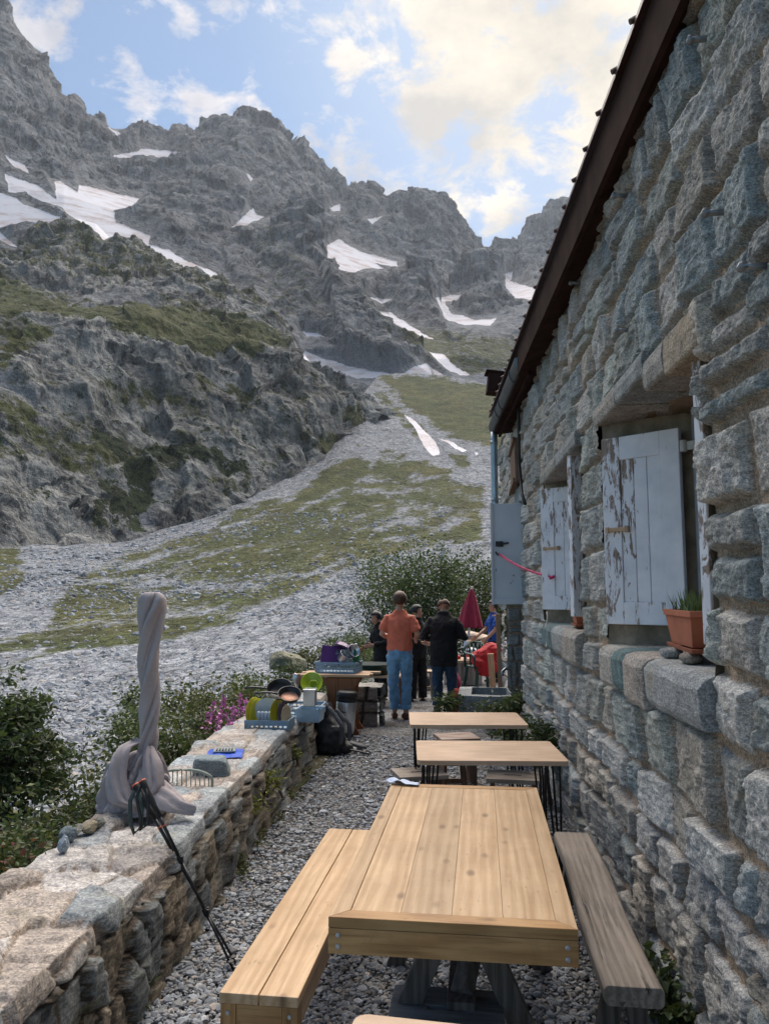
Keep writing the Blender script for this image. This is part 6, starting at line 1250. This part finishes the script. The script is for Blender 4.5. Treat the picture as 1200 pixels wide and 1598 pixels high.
    m = MB(); m.blob(hd+Rh @ np.array((0, .088, -.058)), (.022, .006, .006), 1); m.build('mouth', mat_plain('lips', (.33, .12, .10), .5, .1) if 'M_LIP' not in globals() else M_LIP, root, smooth=True)
    return root
M_LIP = mat_plain('lips', (.33, .12, .10), .5, .1)
M_ORANGE = cloth('orange_cotton', (.66, .165, .095), .14); M_JEAN = cloth('light_blue_denim', (.15, .30, .46), .3); M_DJEAN = cloth('dark_blue_denim', (.022, .05, .09), .3)
M_BLK = cloth('black_cloth', (.010, .010, .012), .3); M_BLUET = cloth('blue_cotton', (.02, .075, .30), .2); M_BROWNH = mat_plain('brown_hair', (.075, .037, .02), .55, .4, 40, .5, bscale=120); M_BLKH = mat_plain('black_hair', (.012, .010, .010), .5, .3, 40, .4, bscale=120); M_GREYH = mat_plain('cropped_brown_hair', (.12, .075, .05), .6, .3, 40, .4, bscale=120)
M_SHOE = mat_plain('brown_leather', (.13, .05, .03), .6, .3, 20, .2); M_DSH = mat_plain('dark_boot', (.02, .02, .022), .7, .3, 20, .2)
fp = at_z(624, 1121, 0)
person((fp[0], fp[1], 0), -.05, 1.755, 'person in an orange T-shirt and rolled light blue jeans, standing with back turned', M_ORANGE, M_JEAN, M_BROWNH, M_SHOE,
       {1: ((.255, -.03, 1.15), (.20, .20, 1.08)), -1: ((-.25, -.02, 1.15), (-.17, .22, 1.10))}, head=(.1, .25), sleeve='short', hem=.93, cuffs=True, legw=.93,
       legs={1: ((.095, .03, .48), (.085, .0, .085), .25), -1: ((-.095, .02, .48), (-.075, .02, .085), -.2)})
p2 = at_y(693, 1120, 11.5)
person((p2[0], 11.5, 0), .0, 1.68, 'person in a long black jacket and dark jeans with head bowed, back turned', M_BLK, M_DJEAN, M_GREYH, M_DSH,
       {1: ((.31, .02, 1.13), (.12, .27, 1.16)), -1: ((-.31, .04, 1.14), (-.12, .28, 1.10))}, head=(-.1, .95), lean=.07, hem=.70, coat=.16, hairstyle='bald', legw=1.05, build=1.08,
       legs={1: ((.12, .03, .48), (.13, .0, .085), .25), -1: ((-.10, .02, .48), (-.10, .02, .085), -.2)})
p3 = at_y(651, 1060, 12.8)
person((p3[0], 12.8, -.06), PI+.55, 1.60, 'person with dark tied hair and a black jacket, face turned toward the camera side', M_BLK, M_BLK, M_BLKH, M_DSH,
       {1: ((.24, .12, 1.15), (.05, .30, 1.10)), -1: ((-.24, .12, 1.15), (-.05, .30, 1.16))}, head=(-.75, .1), hem=.80, coat=.14, hairstyle='bun')
p4 = at_y(597, 1060, 12.9)
person((p4[0]-.02, 12.9, -.05), PI-.9, 1.50, 'person in black clothing half hidden behind the orange T-shirt', M_BLK, M_BLK, M_BLKH, M_DSH,
       {1: ((.26, .06, 1.14), (.16, .28, 1.05)), -1: ((-.26, .06, 1.14), (-.16, .28, 1.10))}, head=(.2, .6), lean=.06, hem=.80, coat=.12)
p5_ = at_y(769, 1010, 15.6)
person((p5_[0]+.02, 15.6, 0), PI/2+.35, 1.60, 'person in a blue T-shirt with short dark hair, seen from the side by the post', M_BLUET, M_BLK, M_BLKH, M_DSH,
       {1: ((.22, .10, 1.13), (.16, .32, .98)), -1: ((-.25, .06, 1.13), (-.19, .26, .92))}, head=(0., .15), sleeve='short', hem=.88)
# ------------------------------------------------------------------ bank below the terrace wall and plants
M_LEAF = mat_leaf('leaf')
M_BARK = mat_plain('bark', (.09, .07, .055), .85, .35, 30, .4)
rl = np.random.default_rng(21)
def leaves(mb, C, size, tint, asp=.5, droop=.3, r=rl):
    """many small folded leaves, one at every point of C"""
    n = len(C); d = r.normal(size=(n, 3)); d[:, 2] = d[:, 2]*.6-droop*.3; d /= np.linalg.norm(d, axis=1)[:, None]
    s = np.cross(d, r.normal(size=(n, 3))); s /= np.linalg.norm(s, axis=1)[:, None]+1e-9; u = np.cross(s, d)
    L = size*r.uniform(.6, 1.35, n)[:, None]; w = L*asp
    V = np.stack([C, C+d*L*.5+s*w*.5+u*w*.15, C+d*L, C+d*L*.5-s*w*.5+u*w*.15], 1)
    i = np.arange(n)[:, None]*4; F = np.concatenate([np.concatenate([i, i+1, i+2], 1), np.concatenate([i, i+2, i+3], 1)])
    tint = np.asarray(tint, float); t = tint[r.integers(0, len(tint), n)]*r.uniform(.6, 1.45, (n, 1))
    mb.add(V.reshape(-1, 3), F, np.repeat(t, 4, 0))
def crown(c, rad, n, clumps, spread, r=rl):
    """points in clumps filling an uneven ellipsoid"""
    a = r.normal(size=(clumps, 3)); a /= np.linalg.norm(a, axis=1)[:, None]; a = a*r.uniform(.25, 1., (clumps, 1))**.6*np.array(rad)
    w_ = r.dirichlet(np.ones(clumps)*1.4); idx = r.choice(clumps, n, p=w_)
    return np.array(c)+a[idx]+r.normal(size=(n, 3))*spread*r.uniform(.5, 1.3, (clumps, 1))[idx], np.array(c)+a
GREENS = [(.07, .105, .038), (.095, .135, .05), (.05, .078, .03), (.125, .15, .058)]
DARKG = [(.035, .055, .022), (.05, .08, .03), (.028, .045, .02)]
OLIVE = [(.10, .105, .035), (.07, .085, .03), (.14, .13, .05), (.05, .07, .025)]
def shrub(name, base, rad, h, n, size, tint, label, cat='shrub', group=None, clumps=26, spread=.16, asp=.55, stems=6, seed=0):
    r = np.random.default_rng(seed+100); t = empty(name, tuple(base), 0, label, cat, group)
    C, cc_ = crown((0, 0, h), rad, n, clumps, spread, r); mb = MB(); C = C[C[:, 2] > .02]; leaves(mb, C, size, tint, asp, r=r); mb.build('foliage', M_LEAF, t)
    mb = MB()
    for q in cc_[r.permutation(len(cc_))[:max(stems, 3)]]:
        b0 = np.array((r.normal(0, .04), r.normal(0, .04), -.05)); m = (b0+q)/2+np.array((0, 0, .12*h)); mb.tube([b0, m, q], [.018*max(h, .3)**.5, .012, .004], 6)
    mb.build('stem', M_BARK, t); return t
# bank surface
def bank_z(x, y):
    u = -(x+1.75+.02*y); n = fbm(P3(np.ravel(x)*.7, np.ravel(y)*.7, 3), 4).reshape(np.shape(x))
    cr = 1.15+.35*np.sin(np.asarray(y)*.5)*.3
    z = .02+.02*u-.62*np.maximum(u-cr, 0)+.10*n*np.clip(u, 0, 1)
    return z
bx_, by_ = np.meshgrid(np.concatenate([np.linspace(-1.6, -5, 90), np.linspace(-5.1, -26, 90)]), np.concatenate([np.linspace(-1, 14, 160), np.linspace(14.2, 34, 70)]), indexing='ij')
off = np.where(by_ > 9, -.15*(by_-9)*0, 0)
bz = bank_z(bx_, by_); bz = np.where((by_ > 9.2) & (bx_ > -2.9), np.minimum(bz, -.06), bz)
t_ = NT('bank_soil'); v = t_.coord(); f = t_.noise(v, 1.6, 7, .68)
M_BANK = t_.fin(t_.mix(t_.ramp(f, .46, .58), t_.ramp(t_.noise(v, 14, 5, .7), .3, .7, (.045, .04, .022), (.13, .115, .065)), t_.ramp(t_.noise(v, 22, 5, .7), .3, .7, (.03, .042, .016), (.10, .11, .04))), .9, t_.bump(t_.noise(v, 18, 6, .7), .8, .04), 0, .2)
mb = MB(); mb.grid(np.stack([bx_, by_, bz], -1), flip=False); structure(mb, 'bank', M_BANK, smooth=True)
# low ground cover: tufts and herbs all over the bank
r = np.random.default_rng(77); n = 19000
yy = r.uniform(1.5, 30, n)**1.; yy = 1.5+28.5*r.random(n)**1.7; u = r.gamma(2.0, .8, n)+.05; xx = -(1.75+.02*yy)-u
ok = (u < 5.5) & (fbm(P3(xx*.8, yy*.8, 9), 3) > -.28); xx, yy = xx[ok], yy[ok]; zz_ = bank_z(xx, yy)
hgt = (.05+.16*np.clip(fbm(P3(xx*.9, yy*.9, 30), 3)+.45, 0, 1))
mb = MB(); k = 5; pts = np.repeat(np.stack([xx, yy, zz_], -1), k, 0); hh = np.repeat(hgt, k); pts = pts+np.stack([r.normal(0, .05, len(hh)), r.normal(0, .05, len(hh)), hh*r.random(len(hh))], -1)
patch = fbm(P3(pts[:, 0]*.6, pts[:, 1]*.6, 60), 3)
for m_, tn in ((patch < -.05, DARKG), ((patch >= -.05) & (patch < .28), GREENS), (patch >= .28, OLIVE)):
    leaves(mb, pts[m_], .055, tn, .42, -.8, r)
tag(mb.build('ground_cover', M_LEAF), kind='stuff')
# grass blades and weeds at the foot of both walls
mb = MB(); n = 900; y = r.uniform(1.9, 9., n); x = xl(y)+np.abs(r.normal(0, .05, n)); m_ = fbm(P3(x*2, y*2, 5), 3) > .12; P_ = np.stack([x, y, r.uniform(0, .05, n)], -1)[m_]; leaves(mb, np.repeat(P_, 5, 0)+r.normal(0, .02, (len(P_)*5, 3)), .05, OLIVE, .25, -1., r)
tag(mb.build('weeds', M_LEAF), kind='stuff')
def p_on(px, py, x=None, y=None): return at_y(px, py, y)
# dark tree at the left edge
TB = at_y(-30, 1330, 5.6)
t = empty('rowan_tree', (TB[0], TB[1], TB[2]-.9), 0, 'dark green leafy small tree at the left edge of the photo below the wall', 'tree'); O_ = np.array((TB[0], TB[1], TB[2]-.9))
rt_ = np.random.default_rng(8); cen_ = at_y(-15, 1190, 5.6)-O_
cl0 = [at_y(px, py, 5.6+dy)-O_ for px, py, dy in [(-60, 1150, 0), (-10, 1125, .1), (30, 1118, 0), (50, 1150, -.1), (60, 1185, .1), (20, 1170, -.2), (-20, 1190, .2), (30, 1215, 0), (-40, 1230, .1), (10, 1250, -.1), (70, 1200, .1), (-70, 1190, 0), (-5, 1285, .1), (-40, 1290, 0), (45, 1225, 0), (40, 1105, .1), (-35, 1110, -.1)]]
mb = MB()
for q in cl0:
    m_ = rt_.integers(5, 8)
    for _ in range(m_):
        qq = q+rt_.normal(size=3)*np.array((.13, .18, .10)); C = qq+rt_.normal(size=(85, 3))*np.array((.06, .07, .045)); leaves(mb, C, .06, DARKG+[(.06, .085, .03)], .42, .6, rt_)
mb.build('crown', M_LEAF, t)
mb = MB(); mb.tube([(0, 0, -.6), (.05, 0, .3), cen_*.6, cen_], [.05, .045, .035, .02], 10)
for q in cl0: m_ = cen_*rt_.uniform(.4, .95); mb.tube([m_, (m_+q)/2+np.array((0, 0, .05)), q], [.016, .010, .004], 6)
mb.build('trunk', M_BARK, t, smooth=True)
# shrubs along the outer side of the wall
def sh_at(px, py, y, rad, n, size, tint, label, seed, clumps=26, spread=.12, name='shrub', asp=.55, group='shrubs below the terrace wall'):
    c = at_y(px, py, y); zb_ = float(bank_z(np.array([c[0]]), np.array([c[1]]))[0]); zb_ = min(zb_, c[2]-rad[2]*.6)
    return shrub(name, (c[0], c[1], zb_), rad, c[2]-zb_, n, size, tint, label, 'shrub', group, clumps, spread, asp, 7, seed)
sh_at(205, 1165, 6.6, (.20, .35, .22), 1000, .05, GREENS, 'green leafy shrub just left of the wrapped parasol', 1)
sh_at(275, 1155, 7.2, (.36, .4, .26), 1700, .05, GREENS+OLIVE, 'olive green shrub right behind the wrapped parasol', 2)
sh_at(215, 1120, 8.0, (.22, .3, .26), 1300, .055, GREENS, 'taller pale green shrub with top showing left of the parasol shaft', 3)
sh_at(165, 1238, 5.2, (.22, .35, .13), 900, .045, DARKG+OLIVE, 'dark low shrub on the bank below the parasol cloth', 4)
sh_at(20, 1345, 3.8, (.22, .4, .12), 1400, .04, OLIVE+GREENS, 'low yellowish herb patch near the bottom of the bank', 5)
sh_at(330, 1118, 8.4, (.30, .4, .18), 1100, .05, OLIVE, 'olive shrub behind the pink flowers', 6)
sh_at(-12, 1385, 3.4, (.07, .10, .05), 120, .045, [(.16, .035, .03), (.12, .05, .03)], 'reddish leaved plant at the left edge beside the wall', 7)
for i, (px, py, y, rx, n) in enumerate([(300, 1090, 9.5, .4, 1500), (400, 1068, 11.5, .45, 1700), (470, 1050, 13, .5, 1500), (490, 1018, 15, .5, 1600), (540, 1000, 17, .6, 1800), (575, 985, 18, .6, 1500), (370, 1085, 9.8, .3, 900), (555, 1020, 15.5, .5, 1500)]):
    sh_at(px, py+8, y, (rx, .4, .15), int(n*.7), .06, [OLIVE, GREENS, DARKG][i % 3], ['olive low bush on the far bank edge above the scree', 'green low bush on the far bank edge above the scree', 'dark low bush on the far bank edge above the scree'][i % 3], 20+i, group='low bushes along the far bank edge')
# willowherb
M_PINKF = mat_vcol('pink_petal', .6, .2, 20, 0)
for i, (px, py0, py1, y) in enumerate([(333, 1096, 1150, 7.3), (349, 1086, 1150, 7.4), (366, 1100, 1155, 7.2), (376, 1084, 1140, 7.7), (343, 1114, 1160, 7.0), (357, 1122, 1160, 6.9), (386, 1090, 1140, 8.0), (325, 1112, 1160, 7.5), (371, 1128, 1155, 7.1)]):
    b0, t0 = at_y(px-3, py1+25, y), at_y(px, py0, y); fl_ = empty('willowherb', tuple(b0), 0, 'pink flowering willowherb stalk behind the terrace wall', 'flower', 'pink willowherb stalks'); r2 = np.random.default_rng(200+i)
    d_ = t0-b0; mb = MB(); mb.tube([(0, 0, 0), d_*.5+np.array((.01, 0, 0)), d_], [.006, .005, .002], 6, col=(.10, .05, .03)); C = (d_[None]*r2.uniform(.1, .6, (40, 1))+r2.normal(0, .03, (40, 3))); leaves(mb, C, .07, GREENS, .25, 0, r2); mb.build('stem', M_LEAF, fl_)
    mb = MB(); s_ = r2.uniform(.58, 1., (60, 1)); C = d_[None]*s_+r2.normal(0, .025, (60, 3))*(1.15-s_)*np.array((1.7, 1.7, .8)); leaves(mb, C, .030, [(.58, .20, .44), (.70, .32, .58), (.48, .12, .36)], .9, 0, r2); mb.build('blossom', M_PINKF, fl_)
# alder bushes behind the terrace
for i, (px, py, y, rad, n, tn, lab) in enumerate([(620, 905, 21, (1.0, .9, .75), 2300, GREENS, 'light green leafy bush above the orange shirted man, thin enough to see the scree through'), (680, 920, 20, (.95, .9, 1.0), 6500, DARKG+GREENS, 'dense dark green bush behind the two standing men'), (735, 925, 22, (1.0, .9, 1.05), 7000, DARKG+GREENS, 'dense dark green bush behind the crimson parasol'), (770, 960, 21, (.7, .8, .9), 3600, OLIVE+DARKG, 'olive tinted bush between the parasol and the hut'), (650, 985, 19.5, (1.1, .7, .5), 4500, DARKG+GREENS, 'low dark bush at the foot of the alders behind the women'), (715, 990, 21, (1.1, .8, .6), 4500, DARKG+OLIVE, 'low bush under the crimson parasol'), (590, 935, 20, (.6, .7, .4), 700, GREENS, 'loose low bush at the left end of the alder row')]):
    c = at_y(px, py, y); shrub('alder_bush', (c[0], c[1], -.1), rad, c[2]+.1, int(n*.9), .085, tn, lab, 'bush', 'alder bushes at the end of the terrace', 40, .27, .62, 9, 40+i)
# plants by the trough and along the hut
for i, (px, py, y, rad, n, tn, lab) in enumerate([(803, 1098, 10.1, (.15, .25, .09), 800, GREENS, 'leafy weeds growing in front of the stone trough against the wall'), (700, 1098, 10.6, (.12, .15, .10), 500, GREENS, 'green weeds at the feet of the black jacketed person'), (800, 1145, 8.2, (.10, .35, .10), 600, DARKG, 'dark weeds at the wall foot behind the hairpin tables'), (765, 1108, 10.2, (.16, .12, .05), 350, GREENS+OLIVE, 'green weeds along the foot of the stone trough'), (845, 1165, 6.6, (.07, .35, .13), 700, DARKG, 'dark weeds at the wall foot beside the near hairpin table')]):
    c = at_y(px, py, y); shrub('weed_clump', (c[0], c[1], 0), rad, max(c[2], .1), n, .07, tn, lab, 'weeds', 'weed clumps at the hut wall', 14, .06, .4, 4, 60+i)
c = at_z(1062, 1590, .05); shrub('weed_clump', (c[0]-.0, c[1], 0), (.09, .30, .10), .08, 900, .045, DARKG+GREENS, 'green leaves between the plank bench and the hut wall', 'weeds', 'weed clumps at the hut wall', 18, .04, .7, 4, 71)
# moss and ferns on the path side of the wall
for i, (px, py, y) in enumerate([(452, 1178, 6.9), (420, 1228, 5.9), (408, 1225, 5.7), (395, 1265, 5.2)]):
    c = at_y(px, py, y); c[0] = float(xl(y))+.03; shrub('wall_fern', tuple(c-np.array((0, 0, .03))), (.05, .10, .07), .04, 220, .045, [(.17, .17, .02), (.11, .13, .02)], ['yellow green fern growing high on the path side of the wall', 'yellow green fern lower on the path side of the wall', 'small fern beside the lower wall fern', 'small fern nearest the parasol on the path side of the wall'][i], 'fern', 'ferns on the terrace wall', 8, .03, .3, 3, 80+i)
# terracotta planters
M_TERRA = mat_plain('terracotta', (.32, .105, .055), .75, .18, 9, .2)
def planter(c, w_, d_, h_, rz, label):
    t = empty('flower_pot', tuple(c), rz, label, 'flower pot', 'terracotta planters on the window sills')
    mb = MB(); sec = lambda s, z: [(x*s*w_/2, y*(s if 1 else 1)*d_/2, z) for x, y in den([(-1, -1), (1, -1), (1, 1), (-1, 1)], 3)]
    mb.loft([sec(.80, .02), sec(.98, h_-.025), sec(1.06, h_-.025), sec(1.06, h_), sec(.96, h_), sec(.93, h_-.03)], (.5, .5, .5)); mb.build('pot', M_TERRA, t, bevel=.003)
    mb = MB(); mb.loft([sec(.92, 0.), sec(1.0, .018), sec(.95, .018), sec(.88, .006)], (.5, .5, .5)); mb.build('saucer', M_TERRA, t, bevel=.002); return t
pa, pb2 = at_y(1041, 1000, 3.32), at_y(1041, 960, 3.32); cP = np.array((pa[0]+.13, 3.38, 1.475))
fpot = planter(cP, .15, .52, .165, -.045, 'large terracotta planter with spiky green leaves on the near window sill'); r3 = np.random.default_rng(9); mb = MB(); n = 150
b0 = np.stack([r3.uniform(-.055, .055, n), r3.uniform(-.24, .22, n), np.full(n, .14)], -1); tip = b0+np.stack([r3.normal(0, .025, n), r3.normal(0, .03, n), r3.uniform(.06, .13, n)], -1); wv_ = r3.normal(size=(n, 3)); wv_[:, 2] = 0; wv_ *= .005/np.linalg.norm(wv_, axis=1)[:, None]
V = np.stack([b0-wv_, b0+wv_, (b0+tip)/2+wv_*.8, tip, (b0+tip)/2-wv_*.8], 1); mb.add(V.reshape(-1, 3), np.arange(n)[:, None]*5+np.array([[0, 1, 2, 3, 4]]), np.repeat(np.array(GREENS)[r3.integers(0, 4, n)]*1.3, 5, 0)); mb.build('leaves', M_LEAF, fpot)
mb = MB(); mb.box((0, 0, .135), (.13, .48, .012), col=(.05, .035, .025)); mb.build('soil', M_BANK, fpot)
for i, (dx, dy, rd, lab) in enumerate([(-.06, -.14, (.045, .06, .026), 'brown grey cobble under the near end of the large planter'), (-.075, .12, (.05, .055, .026), 'grey cobble wedged under the far end of the large planter')]):
    mb = MB(); mb.blob((0, 0, 0), rd, 3, .15, 1.5, 90+i, col=[(.27, .23, .20), (.30, .31, .31)][i]); o = mb.build('cobble', M_ROCK, None, smooth=True, attrs={'mortar': np.zeros(len(mb.V[0]))}); o.location = cP+np.array((dx, dy, -.022)); tag(o, lab, 'stone', 'cobbles propping the planter'); 
pc2 = at_y(893, 968, 5.75); planter((pc2[0]+.10, 5.85, 1.475), .17, .46, .13, -.05, 'smaller terracotta planter on the far window sill')
# boulders
def boulder(px, py, y, rad, label, col, seed, zoff=0.):
    c = at_y(px, py, y); mb = MB(); mb.blob((0, 0, 0), rad, 4, .28, 1.3, seed, (0, 0, .4), col, 8); o = mb.build('boulder', M_ROCK, None, smooth=False, attrs={'mortar': np.zeros(len(mb.V[0]))}); o.location = c+np.array((0, 0, zoff)); return tag(o, label, 'boulder')
boulder(449, 1034, 13.5, (.33, .32, .24), 'greenish grey angular boulder on the bank edge behind the pans', (.23, .225, .16), 3)
boulder(318, 1125, 8.9, (.22, .25, .2), 'mossy boulder among the plants left of the pink flowers', (.16, .16, .12), 6)
boulder(152, 1100, 51, (.75, .6, .45), 'lone brown boulder out on the grey stream bed', (.22, .17, .14), 12)
# loose stones of the stream bed
def on_scree(px, py):
    X = px; K = len(SCR); pys = np.array([np.interp(X, [p[0] for p in c], [p[1] for p in c]) for c in SCR]); lds = np.array([np.interp(X, [p[0] for p in c], [math.log(p[2]) for p in c]) for c in SCR])
    D = np.empty(len(px))
    for i in range(len(px)): D[i] = math.exp(np.interp(-py[i], -pys[:, i], lds[:, i]))
    rr = ray(px, py); rr = rr/np.hypot(rr[:, 0], rr[:, 1])[:, None]; return CAM+rr*D[:, None], D
r = np.random.default_rng(44); n = 120000
px = r.uniform(-110, 700, n); py = 1330-(1330-800)*r.random(n)**.72; P_, D_ = on_scree(px, py)
ing = np.zeros(n, bool)
for pl, s_ in GR_S[1:6]: ing |= inpoly(px, py, pl) > 0
pt_top = np.interp(px, [p[0] for p in SCR[-1]], [p[1] for p in SCR[-1]])
k_ = (py > pt_top+5) & (~ing | (r.random(n) < .22)) & (D_ < 330); px, py, P_, D_ = px[k_], py[k_], P_[k_], D_[k_]; n = len(px)
sz = np.clip(r.lognormal(0, .5, n), .3, 3.2)*(.035+.0014*D_); tone = r.uniform(.20, .36, n); tone = np.where(r.random(n) < .06, r.uniform(.36, .46, n), tone); tone = np.where(r.random(n) < .12, tone*.55, tone); cl_ = tone[:, None]*np.where(r.random((n, 1)) < .1, np.array([[1.1, .98, .88]]), np.array([[.94, .99, 1.06]]))
P_[:, 2] += sz*.12
pebbles('scree_rubble', P_, sz, cl_, 45, (.55, 1.))
